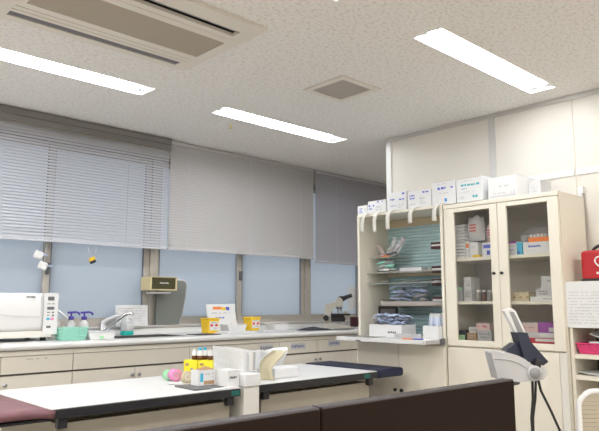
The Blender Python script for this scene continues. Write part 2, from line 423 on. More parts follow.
# ------------------------------------------------------------------ ceiling fittings
def lamp(x0, x1, y0, y1, label):
    t = thing('fluorescent_light', ((x0 + x1) / 2, (y0 + y1) / 2, H - 0.004), label, 'ceiling light', 'recessed fluorescent lights')
    h = MB(); z1 = H + 0.085
    h.box(x0, x1, y0, y1, z1, z1 + 0.01)
    h.box(x0, x0 + 0.006, y0, y1, H - 0.003, z1); h.box(x1 - 0.006, x1, y0, y1, H - 0.003, z1)
    h.box(x0 + 0.006, x1 - 0.006, y0, y0 + 0.006, H - 0.003, z1); h.box(x0 + 0.006, x1 - 0.006, y1 - 0.006, y1, H - 0.003, z1)
    h.build('housing', 'reflector', t)
    ym = (y0 + y1) / 2
    MB().prism([(ym - 0.018, z1), (ym, z1 - 0.045), (ym + 0.018, z1)], 'x', x0 + 0.007, x1 - 0.007).build('reflector', 'reflector', t)
    for s in (-1, 1):
        yy = ym + s * (y1 - y0) * 0.26
        MB().tube([(x0 + 0.055, yy, H + 0.032), (x1 - 0.055, yy, H + 0.032)], 0.0155, 12).build('tube', 'tube', t)
        for xe in (x0 + 0.007, x1 - 0.054): MB().box(xe, xe + 0.047, yy - 0.02, yy + 0.02, H + 0.014, H + 0.07).build('socket', 'lgrey', t, bevel=0.004)
    return t
lamp(*LIGHTS[0], 'lit recessed fluorescent ceiling light near the left blind, cut by the picture edge')
lamp(*LIGHTS[1], 'lit recessed fluorescent ceiling light over the counter, in the middle of the picture')
lamp(*LIGHTS[2], 'lit recessed fluorescent ceiling light nearest the partition with the glass cabinet')
lamp(*LIGHTS[3], 'ceiling light whose tip only shows at the top edge')

x0, x1, y0, y1 = AC
t = thing('air_conditioner', ((x0 + x1) / 2, (y0 + y1) / 2, H - 0.02), 'beige ceiling cassette air conditioner with a brown intake grille', 'air conditioner')
f = MB()
hol = [(0.875, 1.755, 2.788, 2.838), (0.875, 1.755, 2.270, 2.330), (0.90, 1.775, 2.420, 2.668)]
f.sheet_xy((x0 - 0.03, x1 + 0.03), (y0 - 0.03, y1 + 0.03), hol, H - 0.018, H - 0.0005)
f.build('panel', 'frame_ac', t)
MB().box(x0 + 0.01, x1 - 0.01, y0 + 0.01, y1 - 0.01, H + 0.03, H + 0.09).build('casing', 'dark', t)
g = MB()
n = 30
for i in range(n):
    yy = 2.422 + (2.668 - 2.424) * i / n
    g.box(0.902, 1.773, yy, yy + 0.0068, H - 0.016, H - 0.012)
for i in range(58):
    xx = 0.902 + 0.871 * i / 58; g.box(xx, xx + 0.006, 2.422, 2.666, H - 0.0079, H - 0.002)
g.box(0.902, 1.773, 2.422, 2.666, H + 0.001, H + 0.004)
g.build('intake_grille', 'mesh_ac', t)
MB().box(0.876, 1.754, 2.789, 2.837, H - 0.013, H - 0.009).build('louvre', 'dgrey', t)  # dark plate added across the front slot, its colour stands for the slot's shade
MB().rbox((1.315, 2.300, H - 0.004), (0.87, 0.010, 0.003), (R(25), 0, 0)).build('louvre', 'grey', t)
r_ = MB()
for q in ((2.716, 2.718), (2.755, 2.757), (2.37, 2.372)): r_.box(0.87, 1.77, q[0], q[1], H - 0.0195, H - 0.018)
r_.build('seam', 'inner', t)

x0, x1, y0, y1 = VENT
t = thing('ceiling_vent', ((x0 + x1) / 2, (y0 + y1) / 2, H - 0.01), 'square ceiling air vent with a dark louvred grille', 'vent')
MB().sheet_xy((x0 - 0.04, x1 + 0.04), (y0 - 0.04, y1 + 0.04), [VENT], H - 0.010, H - 0.0005).build('frame', 'frame_ac', t, bevel=0.002)
MB().box(x0, x1, y0, y1, H + 0.03, H + 0.06).build('duct', 'vent', t)
g = MB()
for i in range(17):
    yy = y0 + 0.009 + (y1 - y0 - 0.014) * i / 16.3; g.rbox(((x0 + x1) / 2, yy, H - 0.002), (x1 - x0, 0.015, 0.002), (R(-20), 0, 0))
g.build('louvres', 'vent', t)
t = thing('ceiling_hook', (2.705, 3.60, H - 0.03), 'tiny bead-like ceiling hook behind the middle light', 'hook')
MB().lathe([(0.012, 0.03), (0.012, 0.024), (0.006, 0.02), (0.006, 0.012), (0.014, 0.008), (0.014, 0.002), (0.006, 0.0)], (2.705, 3.60, H - 0.031), 12).build('body', 'tan', t)

# ------------------------------------------------------------------ counter along the windows
FY = 3.72
def base_unit(x0, x1, kind, labs, label, knob0=True):
    t = thing('base_cabinet', ((x0 + x1) / 2, FY + 0.28, 0), label, 'cabinet', 'base cabinets under the counter')
    b = MB(); b.box(x0 + 0.001, x1 - 0.001, FY + 0.019, 4.30, 0.08, 0.69); b.box(x0 + 0.001, x1 - 0.001, FY + 0.019, FY + 0.03, 0.69, 0.832); b.box(x0 + 0.001, x1 - 0.001, 4.29, 4.30, 0.69, 0.832); b.box(x0 + 0.001, x1 - 0.001, FY + 0.07, 4.28, 0, 0.08)
    b.build('carcass', 'gap', t)  # coloured dark so the front gaps look shaded
    MB().box(x0 + 0.001, x1 - 0.001, FY, FY + 0.019, 0.806, 0.833).build('rail', 'cream', t)
    xm = (x0 + x1) / 2; rng = random.Random(int(x0 * 100))
    if kind == 'drawers':
        for k, (a, c) in enumerate(((x0, xm), (xm, x1))):
            d = MB(); d.box(a + 0.0025, c - 0.0025, FY, FY + 0.0185, 0.709, 0.802)
            ms = ['cream', 'lgrey', 'greyink', 'mutedblue']
            lb = labs[k] if k < len(labs) else None
            if lb:
                u0, u1, z0, z1, ink = lb
                patch(d, '-y', FY, u0, u1, z0, z1, 1)
                marks(d, '-y', FY - 0.0006, u0 + 0.008, u1 - 0.008, z0 + 0.006, z1 - 0.006, ink, rng, 1, 0.020, 0.85, 0.3)
            else:
                marks(d, '-y', FY, a + 0.13, c - 0.13, 0.782, 0.790, 2, rng, 1, 0.012, 0.6, 0.3)
            d.build('drawer', ms, t)
    else:
        MB().box(x0 + 0.0025, x1 - 0.0025, FY, FY + 0.0185, 0.709, 0.802).build('fascia', 'cream', t)
    for a, c, kx in ((x0, xm, xm - 0.025), (xm, x1, xm + 0.025)):
        dr = MB().box(a + 0.0025, c - 0.0025, FY, FY + 0.0185, 0.085, 0.697).build('door', 'cream', t)
        MB().lathe([(0.0, 0.0), (0.011, 0.002), (0.012, 0.008), (0.006, 0.012), (0.006, 0.02)], (kx, FY - 0.0205, 0.652), 12, T=Matrix.Rotation(R(-90), 4, 'X')).build('knob', 'steel', dr)
    return t
base_unit(0.01, 0.83, 'drawers', [], 'cream base cabinet at the left end of the counter, beyond the picture edge')
base_unit(0.83, 1.653, 'drawers', [], 'cream base cabinet under the microwave, with unlabelled drawers')
base_unit(1.653, 2.477, 'sink', [], 'cream base cabinet under the sink, with a plain panel above two doors')
base_unit(2.477, 3.301, 'drawers', [None, (3.10, 3.235, 0.738, 0.792, 2)], 'cream base cabinet under the yellow tubs, one drawer with a black-lettered label')
base_unit(3.301, 4.125, 'drawers', [(3.42, 3.58, 0.738, 0.788, 3), (3.84, 3.99, 0.745, 0.795, 3)], 'cream base cabinet under the microscope, both drawers with blue-lettered labels')
base_unit(4.125, 4.949, 'drawers', [], 'cream base cabinet running behind the fold-out worktop')
wt = MB()
SK = (2.00, 2.50, 3.83, 4.12)
wt.sheet_xy((0.0, 5.0), (3.715, 4.31), [SK], 0.838, 0.874)
nose = [(3.715, 0.838), (3.715, 0.874), (3.700, 0.873), (3.691, 0.866), (3.689, 0.856), (3.691, 0.846), (3.700, 0.838)]
wt.prism(nose, 'x', 0.0, 5.0, 0, True)
wt.box(0.0, 5.0, 4.31, 4.314, 0.834, 0.913)
tag(wt.build('worktop', 'counter'), 'long white counter top with rounded nosing below the windows', 'counter')
s = MB(); a, b, c, d = SK
s.box(a + 0.003, b - 0.003, c + 0.003, d - 0.003, 0.70, 0.704); 
for q in ((a + 0.001, a + 0.003, c + 0.001, d - 0.001), (b - 0.003, b - 0.001, c + 0.001, d - 0.001), (a + 0.003, b - 0.003, c + 0.001, c + 0.003), (a + 0.003, b - 0.003, d - 0.003, d - 0.001)): s.box(*q, 0.70, 0.8745)
sk = thing('sink', ((a + b) / 2, (c + d) / 2, 0.70), 'stainless steel sink basin set in the counter', 'sink')
s.build('basin', 'basin', sk)
r_ = MB()
r_.sheet_xy((a - 0.015, b + 0.015), (c - 0.015, d + 0.015), [SK], 0.8745, 0.877); r_.build('rim', 'steel', sk)

# ------------------------------------------------------------------ things on the counter
CT = 0.8745
# microwave
t = thing('microwave_oven', (1.25, 4.05, CT), 'white countertop microwave oven with a keypad at its right side', 'microwave')
mx0, mx1, my0, my1, mz0, mz1 = 0.98, 1.612, 3.88, 4.25, CT + 0.035, 1.163
MB().box(mx0, mx1, my0 + 0.03, my1, mz0, mz1).build('body', 'white', t, bevel=0.008)
d = MB()
d.grid(24, 10, lambda u, v: (mx0 + (1.522 - mx0) * u, my0 + 0.016 * (0.2 + abs(2 * v - 1) ** 3), mz0 + 0.03 + (mz1 - mz0 - 0.032) * v), 0, 0.012)
marks(d, '-y', my0 + 0.004, 1.42, 1.475, 1.132, 1.146, 1, random.Random(2), 1, 0.008, 0.95, 0.1)
dr = d.build('door', ['white', 'dgrey'], t)
ar = MB()
ar.tube([(1.05 + 0.45 * k / 12, my0 - 0.0005, 1.075 - 0.055 * math.sin(k / 12 * PI / 2) ) for k in range(13)], 0.0016, 5)
ar.build('groove', 'ltink', dr)
kp = MB(); kp.box(1.526, mx1, my0, my0 + 0.03, mz0 + 0.005, mz1); 
for (u0, u1, z0, z1, m) in ((1.535, 1.585, 1.118, 1.142, 1), (1.533, 1.588, 1.062, 1.080, 1), (1.533, 1.556, 1.095, 1.101, 2), (1.566, 1.588, 1.095, 1.101, 2), (1.533, 1.556, 1.042, 1.050, 2), (1.570, 1.588, 1.042, 1.050, 1),
    (1.535, 1.552, 1.025, 1.031, 2), (1.572, 1.588, 1.022, 1.032, 1), (1.530, 1.556, 1.000, 1.014, 3), (1.560, 1.588, 1.000, 1.014, 4), (1.532, 1.566, 0.952, 0.966, 1)):
    patch(kp, '-y', my0, u0 * 0.8 + 0.319, u1 * 0.8 + 0.319, z0, z1, m)
kp.build('keypad', ['white', 'dgrey', 'greyink', 'cyan', 'pinklt'], t)
MB().box(mx0, mx1 - 0.03, my0 + 0.004, my0 + 0.03, mz0 - 0.012, mz0 + 0.026).build('lower_lip', 'offwhite', t, bevel=0.004)
for fx in (mx0 + 0.05, mx1 - 0.06):
    for fy in (my0 + 0.06, my1 - 0.06): MB().lathe([(0.016, 0), (0.018, 0.022), (0.018, 0.0345)], (fx, fy, CT + 0.0005), 12).build('foot', 'black', t)

def basket(name, label, x0, x1, y0, y1, z0, z1, m, taper=0.012, rows=4, cols=10, cat='basket'):
    t = thing(name, ((x0 + x1) / 2, (y0 + y1) / 2, z0), label, cat)
    b = MB(); th = 0.003
    def ring(z): 
        k = taper * (1 - (z - z0) / (z1 - z0)); return (x0 + k, x1 - k, y0 + k, y1 - k)
    b.box(x0 + taper, x1 - taper, y0 + taper, y1 - taper, z0, z0 + th)
    for i in range(rows):
        zz = z0 + 0.006 + (z1 - z0 - 0.014) * i / rows; ze = zz + (z1 - z0) / rows * 0.62
        a = ring((zz + ze) / 2)
        b.box(a[0], a[1], a[2], a[2] + th, zz, ze); b.box(a[0], a[1], a[3] - th, a[3], zz, ze)
        b.box(a[0], a[0] + th, a[2] + th, a[3] - th, zz, ze); b.box(a[1] - th, a[1], a[2] + th, a[3] - th, zz, ze)
    for i in range(cols + 1):
        u = i / cols
        for (e0, e1) in (((x0 + taper + (x1 - x0 - 2 * taper) * u, y0 + taper), (x0 + (x1 - x0) * u, y0 + 0.001)), ((x0 + taper + (x1 - x0 - 2 * taper) * u, y1 - taper), (x0 + (x1 - x0) * u, y1 - 0.001)),
                         ((x0 + taper, y0 + taper + (y1 - y0 - 2 * taper) * u), (x0 + 0.001, y0 + (y1 - y0) * u)), ((x1 - taper, y0 + taper + (y1 - y0 - 2 * taper) * u), (x1 - 0.001, y0 + (y1 - y0) * u))):
            b.tube([(*e0, z0 + 0.001), (*e1, z1 - 0.002)], 0.0025, 5)
    b.build('body', m, t)
    r = MB(); r.sheet_xy((x0 - 0.004, x1 + 0.004), (y0 - 0.004, y1 + 0.004), [(x0 + 0.004, x1 - 0.004, y0 + 0.004, y1 - 0.004)], z1 - 0.006, z1)
    r.build('rim', m, t)
    return t
basket('plastic_basket', 'mint green plastic basket beside the microwave', 1.622, 1.785, 3.815, 3.95, CT + 0.0005, 0.952, 'mint')
# clear-lidded white container
t = thing('plastic_container', (1.885, 3.86, CT), 'low white plastic container with a green clip, right of the mint basket', 'container')
MB().prism([(1.80, CT + 0.001), (1.955, CT + 0.001), (1.968, 0.917), (1.788, 0.917)], 'y', 3.81, 3.92).build('tub', 'white', t, bevel=0.006)
MB().rbox((1.878, 3.865, 0.921), (0.186, 0.116, 0.007), (0, 0, 0)).build('lid', 'lgrey', t, bevel=0.003)
MB().box(1.86, 1.885, 3.803, 3.809, 0.880, 0.897).build('clip', 'greenlt', t, bevel=0.002)
# pump bottles
def pump(x, y, label, m='white'):
    t = thing('pump_bottle', (x, y, CT), label, 'bottle', 'hand soap pump bottles')
    b = MB().lathe([(0.026, 0.0), (0.03, 0.004), (0.03, 0.085), (0.026, 0.10), (0.014, 0.112), (0.014, 0.118)], (x, y, CT + 0.0005), 20)
    b.build('body', m, t)
    MB().lathe([(0.0302, 0.03), (0.0304, 0.03), (0.0304, 0.075), (0.0302, 0.075)], (x, y, CT), 20).build('label_band', 'white', t)
    e = MB(); e.rbox((x + 0.005, y - 0.0308, CT + 0.056), (0.026, 0.0015, 0.026), (0, R(30), 0)); e.build('emblem', 'violet', t, bevel=0.004)
    MB().lathe([(0.016, 0.118), (0.018, 0.120), (0.018, 0.138), (0.010, 0.142)], (x, y, CT + 0.001), 16).build('collar', 'violet', t)
    h = MB().tube([(x, y, CT + 0.143), (x, y, CT + 0.162)], 0.006)
    h.tube([(x - 0.024, y, CT + 0.166), (x + 0.03, y, CT + 0.169), (x + 0.05, y - 0.004, CT + 0.164), (x + 0.056, y - 0.005, CT + 0.148)], 0.007)
    h.build('pump_head', 'violet', t)
pump(1.795, 4.10, 'white pump bottle with a violet head, the one nearer the microwave')
pump(1.858, 4.04, 'white pump bottle with a violet head and round emblem, nearer the faucet')
t = thing('wash_bottle', (1.70, 4.15, CT), 'white wash bottle with a slanting spout between the microwave and the pump bottles', 'bottle')
MB().lathe([(0.036, 0), (0.038, 0.004), (0.038, 0.10), (0.03, 0.12), (0.018, 0.13)], (1.705, 4.15, CT + 0.0005), 20).build('body', 'offwhite', t)
MB().tube([(1.705, 4.15, CT + 0.13), (1.70, 4.14, CT + 0.185), (1.715, 4.11, CT + 0.175), (1.765, 4.08, CT + 0.125)], 0.009, 8).build('spout', 'white', t)
# faucet
t = thing('faucet', (2.08, 4.20, CT), 'chrome single-lever faucet beside the sink', 'faucet')
MB().lathe([(0.032, 0), (0.032, 0.006), (0.024, 0.010), (0.024, 0.075), (0.018, 0.085)], (2.08, 4.22, CT + 0.0005), 20).build('body', 'steel', t)
MB().tube([(2.085, 4.21, CT + 0.035), (2.13, 4.17, CT + 0.085), (2.19, 4.11, CT + 0.150), (2.222, 4.08, CT + 0.158), (2.232, 4.07, CT + 0.145)], 0.012, 10).build('spout', 'chrome', t)
MB().tube([(2.075, 4.22, CT + 0.085), (2.11, 4.20, CT + 0.115), (2.18, 4.15, CT + 0.148)], 0.012, 8, rad=[0.02, 0.014, 0.009]).build('lever', 'lgrey', t)
# bottle of green rinse
t = thing('spray_bottle', (2.265, 4.215, CT), 'clear bottle with teal liquid at the bottom, beside the faucet', 'bottle')
MB().lathe([(0.044, 0), (0.047, 0.005), (0.047, 0.028), (0.0465, 0.03)], (2.265, 4.215, CT + 0.0005), 20).build('liquid', 'tealq', t)
MB().lathe([(0.047, 0.0305), (0.047, 0.085), (0.04, 0.105), (0.022, 0.118), (0.016, 0.12)], (2.265, 4.215, CT + 0.0005), 20).build('body', 'film', t)
MB().box(2.238, 2.292, 4.1655, 4.1675, CT + 0.045, CT + 0.082).build('label', 'paper', t)
MB().lathe([(0.017, 0.12), (0.017, 0.145), (0.012, 0.15)], (2.265, 4.215, CT + 0.001), 14).build('cap', 'white', t)
# leaning notices
def leaning(name, label, x0, x1, y, z0, z1, lean, seed, colour, cat='notice'):
    p = MB(); rng = random.Random(seed)
    T = Matrix.Translation((0, y, z0)) @ Matrix.Rotation(R(-lean), 4, 'X')
    p.T = T; h = z1 - z0
    p.box(x0, x1, 0, 0.003, 0, h, 0)
    if colour:
        u = x0 + (x1 - x0) * 0.22
        patch(p, '-y', 0, u, u + (x1 - x0) * 0.32, h * 0.80, h * 0.90, 1); patch(p, '-y', 0, u + (x1 - x0) * 0.28, u + (x1 - x0) * 0.45, h * 0.78, h * 0.88, 2, 0.0009); patch(p, '-y', 0, u + (x1 - x0) * 0.46, u + (x1 - x0) * 0.58, h * 0.77, h * 0.90, 3)
        marks(p, '-y', 0, x0 + 0.05, x1 - 0.05, h * 0.62, h * 0.72, 4, rng, 1, 0.02, 0.8)
        marks(p, '-y', 0, x0 + 0.08, x0 + 0.17, h * 0.44, h * 0.54, 3, rng, 1, 0.02, 0.9)
        marks(p, '-y', 0, x0 + 0.05, x1 - 0.04, h * 0.18, h * 0.30, 4, rng, 1, 0.02, 0.5)
    else:
        marks(p, '-y', 0, x0 + 0.015, x1 - 0.02, h * 0.06, h * 0.90, 4, rng, 7, 0.02, 0.8, 0.7)
    return tag(p.build(name, ['paper', 'orange', 'yellow', 'blueink', 'ltink'], None), label, cat)
leaning('notice', 'white notice sheet with rows of writing leaning on the ledge behind the faucet', 2.215, 2.475, 4.29, 0.935, 1.088, 4, 3, False)
leaning('notice', 'white sheet with an orange heading leaning on the window behind the yellow tubs', 3.00, 3.29, 4.235, CT + 0.003, 1.100, 14, 4, True)
# dispenser on the mullion
t = thing('towel_dispenser', (2.52, 4.27, 1.195), 'tan paper towel dispenser with a dark front, mounted on the window mullion', 'dispenser')
b = MB(); x0, x1, y0, y1, z0, z1 = 2.418, 2.648, 4.17, 4.315, 1.198, 1.300
b.box(x0, x0 + 0.012, y0, y1, z0, z1); b.box(x1 - 0.012, x1, y0, y1, z0, z1); b.box(x0 + 0.012, x1 - 0.012, y0, y1, z1 - 0.006, z1); b.box(x0 + 0.012, x1 - 0.012, y0, y1, z0, z0 + 0.008)
b.box(x0 + 0.012, x1 - 0.012, y1 - 0.01, y1, z0 + 0.008, z1 - 0.006)
b.build('case', 'tan', t, bevel=0.002)
MB().box(2.45, 2.53, y1 + 0.0005, 4.368, 1.22, 1.28).build('bracket', 'sash', t)
fr = MB().box(x0 + 0.013, x1 - 0.013, y0 + 0.004, y0 + 0.012, z0 + 0.010, z1 - 0.008)
marks(fr, '-y', y0 + 0.004, 2.50, 2.575, 1.2475, 1.2585, 1, random.Random(8), 1, 0.011, 1.0, 0.1)
fr.build('front_panel', ['olive', 'paper'], t)
MB().grid(8, 4, lambda u, v: (x0 + 0.02 + 0.17 * u, y0 + 0.02 + 0.08 * v, z0 - 0.012 - 0.006 * math.sin(v * PI)), 0, 0.008).build('paper_towel', 'paper', t)
# grey rounded board
b = MB()
pts = [(2.565, 0.936), (2.775, 0.936), (2.80, 1.02), (2.825, 1.14), (2.835, 1.24), (2.832, 1.262), (2.818, 1.275), (2.79, 1.28), (2.565, 1.285)]
b.prism(pts, 'y', 4.325, 4.341)
gb = tag(b.build('backrest_board', 'greyboard', None, bevel=0.003), 'dark grey board with a rounded corner leaning at the window under the dispenser', 'board')
tr = MB().tube([(2.775, 4.333, 0.94), (2.80, 4.333, 1.02), (2.825, 4.333, 1.14), (2.835, 4.333, 1.24), (2.832, 4.333, 1.262), (2.818, 4.333, 1.277), (2.79, 4.333, 1.283), (2.70, 4.333, 1.284)], 0.009, 8)
tr.build('edge_trim', 'grey', gb)
# yellow tubs
def tub(x0, x1, y0, y1, z1, label):
    t = thing('waste_tub', ((x0 + x1) / 2, (y0 + y1) / 2, CT), label, 'tub', 'yellow sharps tubs')
    b = MB(); k = 0.008; z0 = CT + 0.0005
    b.add([(x0 + k, y0 + k, z0), (x1 - k, y0 + k, z0), (x1 - k, y1 - k, z0), (x0 + k, y1 - k, z0), (x0, y0, z1 - 0.012), (x1, y0, z1 - 0.012), (x1, y1, z1 - 0.012), (x0, y1, z1 - 0.012)],
          [(3, 2, 1, 0), (4, 5, 6, 7), (0, 1, 5, 4), (1, 2, 6, 5), (2, 3, 7, 6), (3, 0, 4, 7)])
    b.build('body', 'yellow', t, bevel=0.006)
    MB().box(x0 - 0.003, x1 + 0.003, y0 - 0.003, y1 + 0.003, z1 - 0.0115, z1).build('lid', 'yellow', t, bevel=0.003)
    l = MB(); u0 = x0 + 0.014; u1 = x1 - 0.012; h = z1 - CT
    T = Matrix.Translation((0, y0 + k - 0.0012, z0)) @ Matrix.Rotation(math.atan2(k, h), 4, 'X'); l.T = T
    l.box(u0, u1, -0.001, 0.0, 0.022, h - 0.026, 0)
    um = (u0 + u1) / 2
    patch(l, '-y', -0.001, u0 + 0.006, um - 0.010, h * 0.45, h * 0.60, 1); patch(l, '-y', -0.001, um + 0.010, u1 - 0.006, h * 0.45, h * 0.60, 1)
    marks(l, '-y', -0.001, u0 + 0.01, u1 - 0.01, h * 0.66, h * 0.76, 2, random.Random(3), 1, 0.012, 0.9); marks(l, '-y', -0.001, um, u1 - 0.006, h * 0.27, h * 0.38, 2, random.Random(4), 1, 0.012, 0.7)
    l.build('label', ['paper', 'redink', 'greyink'], t)
tub(2.815, 2.92, 3.985, 4.09, 0.990, 'yellow plastic tub with a red-marked label, nearer the faucet')
tub(3.345, 3.45, 4.13, 4.235, 0.988, 'yellow plastic tub with a red-marked label, nearer the microscope')
# trays and papers between
MB_ = MB().box(2.60, 2.80, 3.80, 3.95, CT + 0.0005, CT + 0.004)
tag(MB_.build('rubber_mat', 'blackrub'), 'thin black mat on the counter in front of the first yellow tub', 'mat')
t = MB(); t.box(2.88, 3.16, 3.83, 4.02, CT + 0.0005, CT + 0.006); t.box(2.89, 3.15, 3.84, 4.01, CT + 0.0062, CT + 0.012)
tag(t.build('paper_stack', 'paper', None), 'flat stack of white papers on the counter between the yellow tubs', 'papers')
t = thing('dish', (3.14, 4.06, CT), 'shallow white open dish behind the paper stack', 'dish')
b = MB(); b.prism([(3.06, CT + 0.0005), (3.215, CT + 0.0005), (3.235, 0.935), (3.225, 0.935), (3.205, CT + 0.008), (3.07, CT + 0.008), (3.052, 0.935), (3.042, 0.935)], 'y', 4.045, 4.15); b.box(3.06, 3.22, 4.044, 4.047, CT + 0.001, 0.93); b.box(3.06, 3.22, 4.148, 4.151, CT + 0.001, 0.93)
b.build('bowl', 'white', t)
t = MB(); t.box(3.24, 3.58, 3.84, 4.00, CT + 0.0005, CT + 0.008)
tag(t.build('plastic_tray', 'lgrey', None, bevel=0.003), 'flat pale tray on the counter in front of the second yellow tub', 'tray')
t = thing('dish', (3.63, 4.12, CT), 'white boat-shaped dish left of the microscope', 'dish')
b = MB(); b.prism([(3.56, CT + 0.0005), (3.69, CT + 0.0005), (3.725, 0.926), (3.716, 0.928), (3.68, CT + 0.01), (3.57, CT + 0.01), (3.538, 0.932), (3.528, 0.930)], 'y', 4.07, 4.17); b.box(3.56, 3.70, 4.069, 4.072, CT + 0.001, 0.922); b.box(3.56, 3.70, 4.168, 4.171, CT + 0.001, 0.922)
b.build('bowl', 'white', t)
# black cover heap
rng = random.Random(11)
b = MB()
def heap(x0, x1, y0, y1, z0, h, rng, nu=14, nv=8, k=4):
    bumps = [(rng.random(), rng.random(), rng.uniform(0.1, 0.3), rng.uniform(0.3, 1)) for _ in range(k * 2)]
    def fn(u, v):
        e = (1 - abs(2 * u - 1) ** 4) * (1 - abs(2 * v - 1) ** 4)
        z = sum(a * math.exp(-((u - p) ** 2 + (v - q) ** 2) / (r * r)) for p, q, r, a in bumps) / 1.6
        return (x0 + (x1 - x0) * u, y0 + (y1 - y0) * v, z0 + 0.001 + h * e * (0.35 + min(0.65, 0.5 * z)))
    return fn
b.grid(18, 8, heap(3.70, 4.02, 3.80, 3.98, CT + 0.0012, 0.035, rng), 0, 0.0)
tag(b.build('dust_cover', 'black'), 'crumpled black plastic cover lying in front of the microscope', 'cover')
# microscope
FRM = Matrix(((0.72702, 0.68661, 0, 0), (-0.68661, 0.72702, 0, 0), (0, 0, 1, 0), (0, 0, 0, 1)))   # a frame turned 43 degrees in plan
t = thing('microscope', (4.28, 4.02, CT), 'cream and black binocular microscope on the counter by the cabinet', 'microscope')
MS = lambda: MB(Matrix.Translation((4.270, 4.03, CT)) @ FRM)
MS().prism([(-0.135, 0.0005), (0.135, 0.0005), (0.14, 0.012), (0.12, 0.024), (-0.05, 0.045), (-0.135, 0.045)], 'y', -0.06, 0.06).build('base', 'scope', t, bevel=0.006)
MS().prism([(-0.103, 0.046), (-0.055, 0.046), (-0.052, 0.12), (-0.035, 0.165), (0.0, 0.195), (0.012, 0.215), (-0.005, 0.238), (-0.09, 0.222), (-0.103, 0.20)], 'y', -0.03, 0.03).build('arm', 'scope', t, bevel=0.006)
MS().prism([(-0.005, 0.240), (0.016, 0.285), (0.045, 0.275), (0.066, 0.242), (0.062, 0.200), (0.014, 0.196)], 'y', -0.038, 0.038).build('head', 'scope', t, bevel=0.006)
MS().prism([(0.017, 0.2855), (0.05, 0.295), (0.085, 0.275), (0.072, 0.243), (0.046, 0.2755)], 'y', -0.04, 0.04).build('eyepiece_bridge', 'black', t, bevel=0.005)
for yy in (-0.026, 0.026):
    MS().tube([(0.066, yy, 0.272), (0.10, yy, 0.285), (0.145, yy, 0.300)], 0.018, 12, rad=[0.022, 0.018, 0.017]).build('eyepiece', 'black', t)
MS().lathe([(0.022, 0.0), (0.030, 0.012), (0.030, 0.022)], (0.030, 0, 0.174), 16).build('nosepiece', 'steel', t)
for a in (0, 2.1, 4.2):
    MS().tube([(0.030 + 0.014 * math.cos(a), 0.014 * math.sin(a), 0.175), (0.030 + 0.022 * math.cos(a), 0.022 * math.sin(a), 0.143)], 0.008, 10).build('objective', 'steel', t)
MS().box(-0.052, 0.125, -0.07, 0.07, 0.118, 0.134).build('stage', 'black', t, bevel=0.003)
MS().box(-0.051, -0.036, -0.025, 0.025, 0.135, 0.172).build('stage_post', 'black', t, bevel=0.002)
MS().prism([(-0.045, 0.062), (0.075, 0.062), (0.085, 0.085), (0.07, 0.117), (-0.05, 0.117)], 'y', -0.035, 0.035).build('condenser', 'black', t, bevel=0.006)
MS().lathe([(0.024, 0), (0.026, 0.004), (0.026, 0.026), (0.016, 0.032)], (-0.095, -0.0305, 0.095), 16, T=Matrix.Rotation(R(90), 4, 'X')).build('focus_knob', 'black', t)
MS().lathe([(0.022, 0), (0.022, 0.016)], (0.03, 0, 0.040), 16).build('lamp_glass', 'film', t)
MS().prism([(0.06, 0.136), (0.11, 0.136), (0.105, 0.155), (0.07, 0.157)], 'y', -0.05, -0.01).build('slide_holder', 'scope', t, bevel=0.003)
tag(MB().box(4.02, 4.22, 3.76, 3.83, CT + 0.0005, CT + 0.008).build('notebook', 'dgrey', None, bevel=0.003), 'small dark notebook at the counter edge in front of the microscope', 'notebook')
tag(MB().box(4.69, 4.79, 4.16, 4.24, CT + 0.0005, 0.968).build('tin', 'maroonp', None, bevel=0.004), 'small dark red box on the counter behind the microscope', 'box')
p = MB().box(4.885, 5.07, 4.4375, 4.4405, 1.032, 1.272)
marks(p, '-y', 4.4375, 4.91, 5.045, 1.05, 1.25, 1, random.Random(5), 7, 0.02, 0.7, 0.7)
tag(p.build('paper_note', ['paper', 'ltink']), 'pale note sheet stuck on the window pane behind the microscope', 'note')

# ------------------------------------------------------------------ the cabinets against the partition
CX, CB = 3.50, 3.855
# glass-door cabinet
gy0, gy1, gz1 = 1.560, 2.330, 1.740
t = thing('glass_cabinet', (3.68, 1.945, 0), 'tall cream medicine cabinet with two glazed doors and a plain base', 'cabinet')
b = MB()
th = 0.02; bx = CX + 0.021
b.box(bx, CB, gy0, gy0 + th, 0.05, gz1); b.box(bx, CB, gy1 - th, gy1, 0.05, gz1)
b.box(bx, CB, gy0 + th, gy1 - th, gz1 - th, gz1); b.box(bx, CB, gy0 + th, gy1 - th, 0.826, 0.866); b.box(bx, CB, gy0 + th, gy1 - th, 0.05, 0.09)
b.box(bx + 0.03, CB, gy0 + 0.01, gy1 - 0.01, 0, 0.05)
b.build('carcass', 'cabinet', t)
MB().box(CB - 0.012, CB - 0.001, gy0 + th, gy1 - th, 0.866, gz1 - th).build('back_panel', 'inner_dk', t)
for q, z in (('shelf', 1.370), ('shelf', 1.095)): MB().box(bx + 0.006, CB - 0.013, gy0 + th, gy1 - th, z, z + 0.019).build(q, 'cabinet', t)
MB().box(CX, CX + 0.02, gy0, gy1, 1.714, gz1).build('top_rail', 'cabinet', t, bevel=0.003)
ym = 1.945
